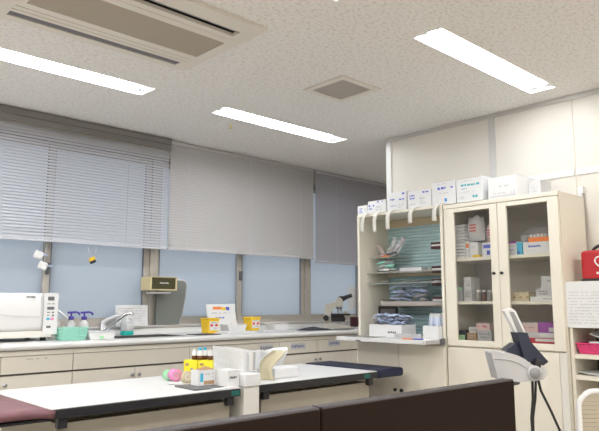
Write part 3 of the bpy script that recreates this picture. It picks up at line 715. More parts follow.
for a, c, ga, gb_, ky in ((ym + 0.0015, gy1 - 0.002, 1.998, 2.252, ym + 0.03), (gy0 + 0.004, ym - 0.0015, 1.628, 1.885, ym - 0.022)):
    d = MB(); z0, z1, g0, g1 = 0.835, 1.711, 0.873, 1.684
    d.box(CX, CX + 0.02, a, ga, z0, z1); d.box(CX, CX + 0.02, gb_, c, z0, z1); d.box(CX, CX + 0.02, ga, gb_, z0, g0); d.box(CX, CX + 0.02, ga, gb_, g1, z1)
    do = d.build('door', 'cabinet', t, bevel=0.003)
    MB().box(CX + 0.008, CX + 0.012, ga, gb_, g0, g1).build('glass_pane', 'glass', do)
    MB().lathe([(0.0, 0.0), (0.009, 0.002), (0.010, 0.008), (0.006, 0.012), (0.006, 0.02)], (CX - 0.0205, ky, 1.282), 12, T=Matrix.Rotation(R(90), 4, 'Y')).build('knob', 'black', do)
MB().box(CX, CX + 0.02, gy0 + 0.045, gy1 - 0.002, 0.055, 0.826).build('lower_door', 'cabinet', t, bevel=0.002)
MB().box(CX, CX + 0.02, gy0 + 0.002, gy0 + 0.043, 0.055, 0.826).build('side_stile', 'offwhite', t, bevel=0.002)

# open cabinet
oy0, oy1, oz1 = 2.338, 3.080, 1.748
t = thing('open_cabinet', (3.68, 2.71, 0), 'cream cabinet with open teal-backed shelves and a fold-out worktop', 'cabinet')
b = MB()
b.box(CX, CB, oy0, oy0 + th, 0.05, oz1); b.box(CX, CB, oy1 - th, oy1, 0.05, oz1)
b.box(CX, CB, oy0 + th, oy1 - th, oz1 - 0.018, oz1); b.box(CX + 0.001, CB, oy0 + th, oy1 - th, 0.83, 0.866); b.box(CX + 0.022, CB, oy0 + th, oy1 - th, 0.05, 0.09)
b.box(CX + 0.04, CB, oy0 + 0.01, oy1 - 0.01, 0, 0.05)
b.build('carcass', 'cabinet', t)
bk = MB()
zz = 0.875
while zz < 1.665:
    bk.prism([(CB - 0.012, zz), (CB - 0.019, zz + 0.004), (CB - 0.021, zz + 0.012), (CB - 0.019, zz + 0.020), (CB - 0.012, zz + 0.023)], 'y', oy0 + th + 0.001, oy1 - th - 0.001)
    zz += 0.0245
bk.box(CB - 0.011, CB - 0.001, oy0 + th + 0.001, oy1 - th - 0.001, 0.868, 1.728)
bk.build('tambour_back', 'teal', t)
MB().box(CB - 0.03, CB - 0.0245, oy0 + th + 0.001, oy1 - th - 0.001, 1.672, 1.729).build('upper_fascia', 'beige', t)
for z0, z1 in ((1.300, 1.352), (1.075, 1.115)):
    MB().box(CB - 0.034, CB - 0.0255, oy0 + th + 0.001, oy1 - th - 0.001, z0, z1).build('back_rail', 'beige', t)
sh = MB().box(3.60, 3.82, 2.83, oy1 - th - 0.001, 1.430, 1.437); sh.build('shelf', 'shelfglass', t)
for z in (1.318, 1.240): MB().box(3.58, 3.82, oy0 + th + 0.001, oy1 - th - 0.001, z, z + 0.007).build('shelf', 'shelfglass', t)
s4 = MB().box(3.60, 3.82, oy0 + th + 0.001, 2.95, 1.085, 1.092); s4.box(3.598, 3.602, oy0 + th + 0.001, 2.95, 1.092, 1.115); s4.box(3.602, 3.82, 2.946, 2.95, 1.092, 1.13)
s4.build('shelf_tray', 'vent', t)
for z in (1.475, 1.310, 1.222, 1.100):
    h = MB().box(3.66, 3.75, oy0 + th + 0.001, 2.545, z, z + 0.045, 0)
    h.box(3.658, 3.6599, oy0 + th + 0.001, 2.540, z + 0.018, z + 0.030, 1)
    h.build('label_holder', ['maroonp', 'paper'], t, bevel=0.0)
for a, c, kn in ((oy0 + 0.002, 2.703, 2.68), (2.706, oy1 - 0.002, 2.731)):
    do = MB().box(CX - 0.02, CX - 0.001, a, c, 0.055, 0.828).build('lower_door', 'cabinet', t, bevel=0.002)
    MB().lathe([(0.0, 0.0), (0.011, 0.002), (0.012, 0.010), (0.007, 0.014), (0.007, 0.02)], (CX - 0.0405, kn, 0.524), 12, T=Matrix.Rotation(R(90), 4, 'Y')).build('knob', 'black', do)
wk = MB().box(3.268, CX + 0.0, 2.352, 3.085, 0.846, 0.873); wkp = wk.build('fold_out_worktop', 'counter', t, bevel=0.003)
MB().box(3.30, 3.495, 2.346, 2.3515, 0.849, 0.870).build('side_rail', 'grey', wkp)
MB().box(3.44, 3.49, 2.338, 2.3455, 0.838, 0.878).build('hinge', 'dgrey', wkp)
MB().box(3.262, 3.2675, 2.86, 2.90, 0.846, 0.856).build('catch', 'dgrey', wkp)
MB().box(CX, CB - 0.03, oy0 + th + 0.001, oy1 - th - 0.001, 0.8665, 0.8735).build('inner_deck', 'counter', t)

# generic carton with printed face
def carton(name, label, cat, group, x0, x1, y0, y1, z0, z1, base, prints=(), face='-x', seed=0, bevel=0.0015, rot=0, extra=()):
    rng = random.Random(seed); b = MB()
    if rot:
        c = Vector(((x0 + x1) / 2, (y0 + y1) / 2, 0)); b.T = Matrix.Translation(c) @ Matrix.Rotation(R(rot), 4, 'Z') @ Matrix.Translation(-c)
    b.box(x0, x1, y0, y1, z0, z1, 0); ms = [base]
    p = x0 if face == '-x' else y0
    a0, a1 = (y1, y0) if face == '-x' else (x0, x1)   # left to right as seen
    for pr in prints:
        u0, u1, v0, v1, ink, rows, char = pr
        if ink not in ms: ms.append(ink)
        A = a0 + (a1 - a0) * u0; B = a0 + (a1 - a0) * u1; lo, hi = min(A, B), max(A, B)
        zz0 = z0 + (z1 - z0) * v0; zz1 = z0 + (z1 - z0) * v1
        if rows == 0: patch(b, face, p, lo, hi, zz0, zz1, ms.index(ink))
        else: marks(b, face, p - 0.0006, lo, hi, zz0, zz1, ms.index(ink), rng, rows, char, 0.85, 0.3)
    o = b.build(name, ms, None)
    return tag(o, label, cat, group)

# glove boxes on top
G = 'supply boxes on top of the cabinets'
BT = 1.7485
carton('glove_box', 'smallest white box at the left end of the cabinet top', 'box', G, 3.525, 3.66, 3.00, 3.095, BT, 1.822, 'paper', [(0.15, 0.5, 0.2, 0.8, 'blueink', 3, 0.012), (0.62, 0.9, 0.25, 0.7, 'ltink', 2, 0.010)], seed=1)
carton('glove_box', 'low white box with blue print, second from the left on the cabinet top', 'box', G, 3.525, 3.66, 2.828, 2.993, BT, 1.845, 'paper', [(0.05, 0.35, 0.3, 0.75, 'blueink', 2, 0.02), (0.45, 0.85, 0.80, 0.95, 'blueink', 1, 0.03), (0.45, 0.75, 0.2, 0.6, 'ltink', 2, 0.012)], seed=2)
carton('glove_box', 'squarish white box with blue print, third from the left on the cabinet top', 'box', G, 3.525, 3.66, 2.645, 2.815, BT, 1.885, 'paper', [(0.1, 0.4, 0.55, 0.7, 'blueink', 1, 0.02), (0.55, 0.92, 0.78, 0.95, 'blueink', 1, 0.03), (0.6, 0.9, 0.52, 0.64, 'blueink', 1, 0.03), (0.1, 0.5, 0.25, 0.32, 'blueink', 1, 0.01), (0.6, 0.85, 0.12, 0.35, 'ltink', 2, 0.012)], seed=3)
carton('glove_box', 'white box with a blue emblem, fourth from the left on the cabinet top', 'box', G, 3.525, 3.66, 2.438, 2.632, BT, 1.872, 'paper', [(0.08, 0.3, 0.5, 0.82, 'blueink', 2, 0.02), (0.5, 0.9, 0.78, 0.93, 'blueink', 1, 0.03), (0.08, 0.35, 0.2, 0.3, 'ltink', 1, 0.01), (0.5, 0.75, 0.2, 0.6, 'ltink', 3, 0.014)], seed=4)
carton('glove_box', 'tall white box with a bold blue band of lettering, open at the top', 'box', G, 3.525, 3.66, 2.246, 2.428, BT, 1.908, 'paper', [(0.1, 0.9, 0.62, 0.78, 'blueink', 1, 0.03), (0.2, 0.6, 0.85, 0.92, 'ltink', 1, 0.01), (0.2, 0.7, 0.45, 0.52, 'ltink', 1, 0.012), (0.45, 0.75, 0.08, 0.3, 'blue', 1, 0.03), (0.05, 0.9, 0.99, 1.0, 'card', 0, 0)], seed=5)
carton('glove_box', 'tall white box with a teal band of lettering, above the left glass door', 'box', G, 3.525, 3.66, 2.048, 2.238, BT, 1.903, 'paper', [(0.06, 0.88, 0.62, 0.78, 'tealink', 1, 0.03), (0.06, 0.4, 0.52, 0.58, 'tealink', 1, 0.02), (0.2, 0.6, 0.85, 0.92, 'ltink', 1, 0.01), (0.2, 0.7, 0.38, 0.44, 'ltink', 1, 0.012), (0.45, 0.8, 0.10, 0.28, 'tealink', 1, 0.03), (0.05, 0.3, 0.1, 0.25, 'ltink', 2, 0.01), (0.05, 0.9, 0.99, 1.0, 'card', 0, 0)], seed=6)
carton('supply_carton', 'large white carton with grey lettering, rightmost on the cabinet top', 'box', G, 3.525, 3.80, 1.818, 2.010, BT - 0.008, 1.876, 'paper', [(0.35, 0.72, 0.5, 0.62, 'ltink', 1, 0.012), (0.05, 0.95, 0.06, 0.16, 'lgrey', 0, 0), (0.12, 0.6, 0.2, 0.28, 'ltink', 1, 0.014), (0.75, 0.92, 0.14, 0.32, 'ltink', 3, 0.012)], seed=7)
carton('supply_carton', 'grey carton end behind the large white carton on the cabinet top', 'box', G, 3.66, 3.80, 1.735, 1.812, BT - 0.008, 1.850, 'lgrey', [(0.2, 0.8, 0.3, 0.7, 'ltink', 2, 0.014)], seed=8)
# white strips hanging from the top boxes
STR = [(3.055, 'white strip curling at the left corner of the open cabinet', 0.075, 1), (2.935, 'white strip hanging second from the left under the cabinet-top boxes', 0.095, 0), (2.815, 'broad white strip hanging straight in the middle of the cabinet-top boxes', 0.085, 0), (2.62, 'white strip hanging fourth from the left, under the box with a blue emblem', 0.06, 0), (2.425, 'white strip hanging beside the glass door frame', 0.062, 0)]
for y, lb, ln, curl in STR:
    pts = [(3.520, BT + 0.006), (3.505, BT + 0.007), (3.488, BT - 0.001), (3.476, BT - 0.018), (3.472, BT - 0.045), (3.475, BT - 0.045 - ln * 0.5), (3.480, BT - 0.045 - ln)]
    if curl: pts += [(3.488, BT - 0.055 - ln), (3.496, BT - 0.042 - ln)]
    n = len(pts) - 1
    def fn(u, v, pts=pts, n=n, y=y):
        k = min(int(v * n), n - 1); f_ = v * n - k
        return (pts[k][0] * (1 - f_) + pts[k + 1][0] * f_, y - 0.055 + 0.034 * u - 0.05 * (1 - v) ** 2, pts[k][1] * (1 - f_) + pts[k + 1][1] * f_)
    tag(MB().grid(2, n * 2, fn, 0, 0.001).build('paper_strip', 'offwhite'), lb, 'strip', 'white strips hanging from the boxes')

# ---- inside the glass cabinet
S1, S2, S3 = 1.3892, 1.1142, 0.8662
XI = 3.575
G = 'supplies behind the left glass door'
st = MB()
for k in range(11): st.box(XI + 0.002 * (k % 3), XI + 0.12, 2.222 + 0.002 * (k % 2), 2.298, S1 + 0.0005 + k * 0.0205, S1 + 0.018 + k * 0.0205)
tag(st.build('paper_stack', 'paper', None, bevel=0.003), 'tall stack of folded white paper on the top shelf of the left glass door', 'papers', G)
carton('medicine_box', 'white box with an orange label on the top left shelf of the glass cabinet', 'box', G, XI, XI + 0.12, 2.190, 2.217, S1 + 0.0005, 1.500, 'paper', [(0.1, 0.9, 0.6, 0.85, 'orange', 0, 0), (0.1, 0.9, 0.1, 0.5, 'ltink', 3, 0.008)], seed=11)
carton('medicine_box', 'plain white box beside the orange-labelled one on the top left shelf', 'box', G, XI, XI + 0.12, 2.128, 2.184, S1 + 0.0005, 1.488, 'paper', [(0.1, 0.6, 0.6, 0.8, 'ltink', 2, 0.008)], seed=12)
carton('medicine_box', 'white box with navy bands on the top left shelf of the glass cabinet', 'box', G, XI, XI + 0.10, 2.020, 2.098, S1 + 0.0005, 1.482, 'paper', [(0.1, 1, 0.6, 0.85, 'blueink', 0, 0), (0.4, 0.7, 0.15, 0.45, 'blueink', 0, 0)], seed=13)
carton('medicine_box', 'small yellow box lying on the top left shelf of the glass cabinet', 'box', G, XI - 0.03, XI - 0.002, 2.100, 2.150, S1 + 0.0005, S1 + 0.016, 'yellow', seed=14)
def bag(name, label, group, c, size, m, seed, print_=None, rot=(0, 0, 0), cat='bag'):
    rng = random.Random(seed); b = MB()
    b.T = Matrix.Translation(c) @ Euler(rot).to_matrix().to_4x4()
    sx, sy, sz = size
    bumps = [(rng.random(), rng.random(), rng.uniform(-1, 1)) for _ in range(8)]
    def fn(side):
        def f_(u, v):
            e = (1 - abs(2 * u - 1) ** 3) * (1 - abs(2 * v - 1) ** 3)
            w_ = sum(a * math.exp(-((u - p) ** 2 + (v - q) ** 2) / 0.03) for p, q, a in bumps) * 0.25
            uu = u if side > 0 else 1 - u
            return (side * -sx / 2 * e * (1 + w_), sy * (0.5 - uu) * (1 - 0.12 * v * abs(2 * v - 1)) , sz * v + 0.06 * sz * math.sin(uu * 9 + seed) * (v > 0.9))
        return f_
    b.grid(12, 10, fn(1), 0); b.grid(12, 10, fn(-1), 0)
    ms = [m]
    if print_:
        ms.append(print_)
        for r in range(3):
            for k in range(4):
                u = -sy * 0.2 + sy * 0.1 * k; z = sz * (0.35 + 0.12 * r)
                b.quad((-sx * 0.56, u, z), (-sx * 0.56, u, z + sz * 0.06), (-sx * 0.56, u + sy * 0.08, z + sz * 0.06), (-sx * 0.56, u + sy * 0.08, z), 1)
    return tag(b.build(name, ms), label, cat, group)
bag('plastic_bag', 'white plastic bag with red print on top of the boxes, top left shelf', G, (XI + 0.06, 2.168, 1.5035), (0.09, 0.12, 0.16), 'paper', 3, 'redink')
bag('plastic_bag', 'pale pink bag at the right of the top left shelf', G, (XI + 0.06, 2.056, 1.485), (0.08, 0.075, 0.12), 'pinkbag', 5, 'crimson')
carton('medicine_box', 'grey box with a green label on the middle left shelf', 'box', G, XI, XI + 0.12, 2.255, 2.300, S2 + 0.0005, 1.205, 'grey', [(0.0, 1.0, 0.78, 0.98, 'greenlab', 0, 0)], seed=15)
carton('medicine_box', 'lower of two white boxes stacked on the middle left shelf', 'box', G, XI, XI + 0.12, 2.186, 2.242, S2 + 0.0005, 1.190, 'lgrey', [(0.1, 0.9, 0.3, 0.8, 'greyink', 3, 0.008)], seed=16)
carton('medicine_box', 'upper of two white boxes stacked on the middle left shelf', 'box', G, XI, XI + 0.11, 2.190, 2.240, 1.1905, 1.268, 'paper', [(0.1, 0.9, 0.2, 0.8, 'greyink', 3, 0.010)], seed=17)
for k, y in enumerate((2.155, 2.116, 2.076)):
    t = thing('medicine_bottle', (XI + 0.03, y, S2), 'grey-brown medicine bottle on the middle left shelf, %s of three' % ('left', 'centre', 'right')[k], 'bottle', 'medicine bottles in the glass cabinet')
    MB().lathe([(0.016, 0), (0.017, 0.003), (0.017, 0.048), (0.010, 0.056)], (XI + 0.03, y, S2 + 0.0005), 14).build('body', ('bottle_gy', 'amber', 'bottle_gy')[k], t)
    MB().lathe([(0.012, 0.056), (0.012, 0.070)], (XI + 0.03, y, S2 + 0.0008), 12).build('cap', 'offwhite', t)
carton('medicine_box', 'dark blue box with a green label on the bottom left shelf', 'box', G, XI, XI + 0.10, 2.240, 2.296, S3 + 0.0005, 0.930, 'navyp', [(0.0, 0.9, 0.0, 0.55, 'greenlab', 0, 0)], seed=18)
carton('medicine_box', 'brown card box on the bottom left shelf', 'box', G, XI, XI + 0.10, 2.165, 2.232, S3 + 0.0005, 0.915, 'card', [(0.1, 0.9, 0.3, 0.8, 'ltink', 2, 0.01)], seed=19)
carton('medicine_box', 'white box tilted on the brown box, bottom left shelf', 'box', G, XI + 0.01, XI + 0.09, 2.175, 2.225, 0.9155, 0.952, 'lgrey', [(0.1, 0.9, 0.3, 0.7, 'greyink', 1, 0.01)], seed=20, rot=8)
carton('medicine_box', 'grey box under the pink one on the bottom left shelf', 'box', G, XI, XI + 0.10, 2.060, 2.155, S3 + 0.0005, 0.935, 'grey', [(0.1, 0.9, 0.2, 0.8, 'greyink', 2, 0.02)], seed=21)
carton('medicine_box', 'pinkish white box on the grey one, bottom left shelf', 'box', G, XI, XI + 0.10, 2.070, 2.160, 0.9355, 0.975, 'pinkbag', [(0.1, 0.8, 0.3, 0.8, 'crimson', 1, 0.012)], seed=22)
G = 'supplies behind the right glass door'
for k in range(3):
    carton('medicine_box', ('white box at the bottom of the purple-topped stack, top right shelf', 'white box in the middle of the purple-topped stack, top right shelf', 'purple-striped white box on top of its stack, top right shelf')[k], 'box', G, XI, XI + 0.12, 1.866, 1.942, S1 + 0.0005 + 0.029 * k, S1 + 0.028 + 0.029 * k, 'paper', [(0, 1, 0.55, 1, 'purple', 0, 0)] if k == 2 else [(0.1, 0.8, 0.2, 0.4, 'blueink', 1, 0.01)], seed=30 + k)
carton('medicine_box', 'bright blue upright box on the top right shelf', 'box', G, XI - 0.005, XI + 0.11, 1.826, 1.861, S1 + 0.0005, 1.466, 'cyan', [(0.1, 0.5, 0.1, 0.3, 'blueink', 0, 0)], seed=33)
b = carton('medicine_box', 'white box with blue lettering on the top right shelf', 'box', G, XI - 0.01, XI + 0.12, 1.640, 1.818, S1 + 0.0005, 1.462, 'paper', [(0.18, 0.62, 0.5, 0.8, 'blueink', 1, 0.014), (0.18, 0.4, 0.28, 0.36, 'ltink', 1, 0.01)], seed=34)
t = thing('tube_pack', (XI + 0.04, 1.72, 1.4625), 'orange pack with white tops on the blue-lettered white box', 'pack', G)
MB().box(XI, XI + 0.09, 1.645, 1.788, 1.4628, 1.490).build('box', 'orange', t)
for k in range(6): MB().lathe([(0.009, 0), (0.010, 0.006), (0.007, 0.018)], (XI + 0.012, 1.776 - 0.0235 * k, 1.4905), 10).build('cap', 'paper', t)
carton('medicine_box', 'grey box under the silver bags on the top right shelf', 'box', G, XI + 0.10, XI + 0.20, 1.68, 1.885, 1.4630, 1.520, 'lgrey', [(0.1, 0.5, 0.2, 0.8, 'greyink', 2, 0.02)], seed=36)
b = MB(); b.grid(14, 8, heap(XI + 0.095, XI + 0.20, 1.675, 1.890, 1.521, 0.075, random.Random(4)), 0, 0.0)
tag(b.build('foil_bag', 'silver'), 'crumpled silver bag on the top right shelf', 'bag', G)
for k in range(6):
    carton('medicine_box', ('first', 'second', 'third', 'fourth', 'fifth', 'sixth')[k] + ' of six small beige boxes in a row on the middle right shelf', 'box', G, XI, XI + 0.08, 1.905 - 0.0205 * k, 1.9245 - 0.0205 * k, S2 + 0.0005, 1.166 + 0.003 * (k % 2), 'beige', [(0.1, 0.9, 0.3, 0.5, 'card', 0, 0)] if k % 2 else [], seed=40 + k)
carton('medicine_box', 'long white box at the right of the beige row, middle right shelf', 'box', G, XI, XI + 0.10, 1.640, 1.795, S2 + 0.0005, 1.140, 'paper', [(0.3, 0.9, 0.3, 0.7, 'greyink', 1, 0.02)], seed=46)
carton('medicine_box', 'grey-printed white box on the long white box, middle right shelf', 'box', G, XI, XI + 0.10, 1.640, 1.755, 1.1405, 1.186, 'lgrey', [(0.1, 0.6, 0.2, 0.8, 'greyink', 2, 0.02)], seed=47)
carton('medicine_box', 'white upright box topmost on the middle right shelf', 'box', G, XI, XI + 0.09, 1.640, 1.722, 1.1865, 1.258, 'lgrey', [(0.2, 0.7, 0.5, 0.7, 'greyink', 1, 0.012)], seed=48)
carton('medicine_box', 'crimson tray box on the bottom right shelf', 'box', G, XI - 0.01, XI + 0.12, 1.640, 1.840, S3 + 0.0005, 0.901, 'crimson', [(0.35, 1, 0.45, 0.9, 'paper', 0, 0)], seed=49)
carton('medicine_box', 'flat white box on the crimson tray box', 'box', G, XI, XI + 0.12, 1.640, 1.860, 0.9015, 0.932, 'lgrey', [(0.5, 0.98, 0.2, 0.8, 'paper', 0, 0)], seed=50)
carton('medicine_box', 'white box with mauve lettering beside the purple box, bottom right shelf', 'box', G, XI, XI + 0.12, 1.758, 1.868, 0.9325, 0.988, 'pinkbag', [(0.2, 0.8, 0.4, 0.6, 'greyink', 1, 0.012), (0, 1, 0.85, 1, 'lgrey', 0, 0)], seed=51)
carton('medicine_box', 'purple box on the bottom right shelf', 'box', G, XI, XI + 0.12, 1.640, 1.754, 0.9325, 0.992, 'purple', [(0.55, 1.0, 0.1, 0.5, 'lgrey', 0, 0)], seed=52)

# ---- open cabinet contents
rng = random.Random(21)
def packet_proto(name, label, cat, group, m1, m2):
    b = MB(); n = 6
    b.grid(6, 4, lambda u, v: (-0.045 + 0.09 * u, -0.017 + 0.034 * v, 0.008 * math.sin(u * PI) * math.sin(v * PI) + 0.001), 0)
    b.grid(6, 4, lambda u, v: (0.045 - 0.09 * u, -0.017 + 0.034 * v, -0.004 * math.sin(u * PI) * math.sin(v * PI)), 1)
    o = b.build(name, [m1, m2], None, loc=(0, 0, 0)); tag(o, label, cat, group); return o
p0 = packet_proto('wrapped_packet', 'small blue and clear wrapped packet heaped in the low white box on the worktop', 'packet', 'packets in the low white box', 'bluebag', 'film')
q0 = packet_proto('wrapped_packet', 'small blue and white wrapped packet in the shelf tray of the open cabinet', 'packet', 'packets in the shelf tray', 'bluebag', 'paper')
def scatter(p, n, box, rng, tilt=0.5, nx=3, ny=5):
    x0, x1, y0, y1, z0, dz = box
    for i in range(n):
        o = p if i == 0 else p.copy()
        if i: C.objects.link(o)
        k, r_ = divmod(i, nx * ny); a, b = divmod(r_, ny)
        o.location = (x0 + (x1 - x0) * (a + 0.5 + rng.uniform(-0.2, 0.2)) / nx, y0 + (y1 - y0) * (b + 0.5 + rng.uniform(-0.2, 0.2)) / ny, z0 + dz * k + rng.uniform(0, dz * 0.4))
        o.rotation_euler = (rng.uniform(-tilt, tilt), rng.uniform(-tilt, tilt), rng.uniform(0.6, 2.5))
# low white box with packets
t = thing('storage_box', (3.55, 2.87, 0.874), 'low white box with small lettering, filled with blue packets', 'box')
b = MB(); x0, x1, y0, y1, z0, z1 = 3.46, 3.62, 2.66, 2.945, 0.8742, 0.955
b.box(x0, x1, y0, y1, z0, z0 + 0.004); b.box(x0, x0 + 0.004, y0, y1, z0 + 0.004, z1); b.box(x1 - 0.004, x1, y0, y1, z0 + 0.004, z1); b.box(x0 + 0.004, x1 - 0.004, y0, y0 + 0.004, z0 + 0.004, z1); b.box(x0 + 0.004, x1 - 0.004, y1 - 0.004, y1, z0 + 0.004, z1)
marks(b, '-x', x0, 2.71, 2.79, 0.895, 0.915, 1, random.Random(31), 1, 0.03, 1.0, 0.2)
b.build('body', ['paper', 'darkink'], t)
scatter(p0, 42, (3.475, 3.605, 2.675, 2.93, 0.962, 0.024), rng, 0.45, 2, 7)
scatter(q0, 36, (3.618, 3.76, 2.60, 2.885, 1.124, 0.029), rng, 0.5, 2, 5)
# black-framed rack behind
t = thing('file_rack', (3.70, 2.97, 0.874), 'black-edged upright rack behind the low white box', 'rack')
b = MB(); b.box(3.70, 3.715, 2.885, 3.05, 0.8742, 1.075); b.build('back_plate', 'dgrey', t)
b = MB(); b.box(3.694, 3.70, 2.885, 3.05, 1.060, 1.080); b.box(3.694, 3.70, 3.038, 3.05, 0.875, 1.06); b.box(3.694, 3.70, 2.885, 2.895, 0.875, 1.06); b.build('frame', 'black', t)
# white cup with packets
t = thing('storage_cup', (3.53, 2.43, 0.874), 'white square cup holding upright blue packets', 'cup')
b = MB(); x0, x1, y0, y1, z0, z1 = 3.455, 3.58, 2.365, 2.485, 0.8742, 0.955
b.box(x0, x1, y0, y1, z0, z0 + 0.004); b.box(x0, x0 + 0.004, y0, y1, z0 + 0.004, z1); b.box(x1 - 0.004, x1, y0, y1, z0 + 0.004, z1); b.box(x0 + 0.004, x1 - 0.004, y0, y0 + 0.004, z0 + 0.004, z1); b.box(x0 + 0.004, x1 - 0.004, y1 - 0.004, y1, z0 + 0.004, z1)
b.build('body', 'paper', t, bevel=0.002)
for k, (lb) in enumerate(('left', 'second from left', 'middle', 'second from right', 'right')):
    y = 2.462 - 0.020 * k; x = 3.50 + 0.018 * (k % 3)
    b = MB(); b.T = Matrix.Translation((x, y, 0.885)) @ Euler((R(3 * (2 - k)), R(6), R(4 * (k - 2)))).to_matrix().to_4x4()
    b.box(-0.003, 0.003, -0.022, 0.022, 0, 0.15, 0); b.box(-0.004, -0.003, -0.020, 0.020, 0.03, 0.125, 1); b.box(-0.0046, -0.004, -0.006, 0.004, 0.0, 0.14, 2)
    tag(b.build('syringe_packet', ['film', 'bluebag', 'paper']), 'blue and clear upright packet, %s in the square white cup' % lb, 'packet', 'packets in the square cup')
carton('box', 'small dark brown box at the back of the worktop', 'box', None, 3.70, 3.76, 2.50, 2.59, 0.8742, 0.925, 'maroonp').name = 'storage_box'
t = MB(); t.box(3.36, 3.46, 2.50, 2.64, 0.8742, 0.900); t.box(3.358, 3.362, 2.498, 2.642, 0.8742, 0.905)
tag(t.build('paper_tray', 'grey', None, bevel=0.002), 'small grey tray in the middle of the fold-out worktop', 'tray')
t = MB(); t.box(3.28, 3.40, 2.75, 3.02, 0.8742, 0.878)
tag(t.build('metal_tray', 'steel', None, bevel=0.001), 'flat metal tray at the left of the fold-out worktop', 'tray')
t = MB(); t.box(3.30, 3.345, 2.42, 2.72, 0.8742, 0.8782)
tag(t.build('ruler', 'lgrey', None), 'pale ruler lying along the fold-out worktop', 'ruler')
t = thing('pencil', (3.29, 2.43, 0.879), 'orange and navy pencil at the front of the fold-out worktop', 'pencil')
MB().tube([(3.285, 2.52, 0.8785), (3.285, 2.44, 0.8785)], 0.004, 6).build('shaft', 'orange', t)
MB().tube([(3.285, 2.4395, 0.8785), (3.285, 2.36, 0.8785)], 0.004, 6).build('cap', 'blueink', t)
# bags on shelves
def loose_packs(label0, name, group, n, box, mats_, rng, size=(0.05, 0.14, 0.012), tilt=0.25, cat='pack', yaw=0.5):
    x0, x1, y0, y1, z0, z1 = box
    for i in range(n):
        b = MB(); sx, sy, sz = size; k = rng.uniform(0.8, 1.15)
        sy_ = sy * k
        b.T = Euler((rng.uniform(-tilt, tilt), rng.uniform(-tilt * 0.4, tilt * 0.4), rng.uniform(-yaw, yaw))).to_matrix().to_4x4()
        b.grid(4, 8, lambda u, v: (sx * (u - 0.5), sy_ * (v - 0.5), sz * math.sin(u * PI) * (0.4 + 0.6 * math.sin(v * PI))), 0)
        b.grid(4, 8, lambda u, v: (sx * (0.5 - u), sy_ * (v - 0.5), -sz * 0.5 * math.sin(u * PI)), 0)
        o = b.build(name, mats_[i % len(mats_)], None, loc=(0, 0, 0))
        o.location = (rng.uniform(x0, x1), y0 + (y1 - y0) * (i + 0.5) / n, z0 + (z1 - z0) * (i % 3) / 2)
        tag(o, label0, cat, group)
G = 'packs on the short upper shelf'
loose_packs('clear sterile pack lying on the short upper shelf of the open cabinet', 'sterile_pack', G, 5, (3.66, 3.74, 2.89, 3.02, 1.448, 1.492), ['film', 'silver', 'film', 'pinkbag'], rng, (0.05, 0.09, 0.014), 0.2)
for k, (y, a, m, lb) in enumerate(((2.99, 40, 'pinklight', 'pinkish pack leaning left on the short upper shelf'), (2.95, -35, 'film', 'clear pack leaning right against the teal back'), (2.92, -48, 'silver', 'silver pack sticking out furthest right on the short upper shelf'), (2.88, -38, 'film', 'small clear pack at the right end of the short upper shelf'))):
    b = MB(); b.T = Matrix.Translation((3.70, y, 1.468)) @ Matrix.Rotation(R(a if k == 0 else a), 4, 'X').inverted()
    L = (0.10, 0.13, 0.16, 0.11)[k]
    b.grid(3, 8, lambda u, v: (0.008 * math.sin(u * PI) - 0.01 + 0.004 * k, 0.035 * (u - 0.5), L * v), 0, 0.002)
    b.T = b.T
    tag(b.build('sterile_pack', m), lb, 'pack', G)
tag(MB().box(3.61, 3.625, 2.88, 2.945, 1.438, 1.446).build('instrument_strip', 'orange', None, bevel=0.002), 'orange-edged strip at the front of the short upper shelf', 'strip')
G = 'packs on the second shelf'
loose_packs('clear and green sterile pack lying on the second shelf of the open cabinet', 'sterile_pack', G, 7, (3.63, 3.70, 2.86, 3.00, 1.342, 1.395), ['film', 'mint', 'film', 'paper'], rng, (0.06, 0.08, 0.018), 0.25)
tag(MB().box(3.62, 3.70, 2.60, 2.79, 1.3255, 1.352).build('gauze_pack', 'lgrey', None, bevel=0.004), 'flat whitish pack in the middle of the second shelf', 'pack')
G = 'packs on the third shelf'
loose_packs('flat white pack lying on the third shelf of the open cabinet', 'sterile_pack', G, 6, (3.64, 3.72, 2.45, 3.02, 1.2515, 1.256), ['paper', 'film', 'lgrey'], rng, (0.06, 0.075, 0.008), 0.03)

# ------------------------------------------------------------------ open shelf unit at the right edge
t = thing('shelf_unit', (3.70, 1.20, 0), 'open cream shelf unit with a dark inside, right of the glass cabinet', 'shelf unit')
sy0, sy1 = 0.75, 1.556
b = MB(); b.box(3.54, CB, sy1 - 0.018, sy1, 0, 1.222); b.box(3.54, CB, sy0, sy0 + 0.018, 0, 1.222); b.box(3.54, CB, sy0 + 0.018, sy1 - 0.018, 1.204, 1.222); b.build('carcass', 'cabinet', t, bevel=0.001)
MB().box(CB - 0.01, CB - 0.001, sy0 + 0.018, sy1 - 0.018, 0, 1.204).build('back_panel', 'woodin', t)
for z in (0.800, 0.686, 0.35): MB().box(3.545, CB - 0.011, sy0 + 0.0185, sy1 - 0.0185, z, z + 0.024).build('shelf', 'cabinet', t)
p = MB(); p.box(3.528, 3.531, 1.10, 1.572, 0.968, 1.219)
marks(p, '-x', 3.528, 1.14, 1.55, 0.985, 1.17, 1, random.Random(9), 11, 0.014, 0.8, 0.65)
tag(p.build('notice', ['paper', 'ltink']), 'white printed notice hanging over the front of the shelf unit', 'notice')
basket('plastic_basket', 'pink plastic basket on the upper shelf under the notice', 3.56, 3.78, 1.18, 1.530, 0.8245, 0.884, 'pink', 0.014, 4, 12)
tag(MB().rbox((3.66, 1.36, 0.905), (0.15, 0.22, 0.006), (R(20), R(-6), 0)).build('booklet', 'lgrey', None), 'pale booklet propped in the pink basket', 'booklet')
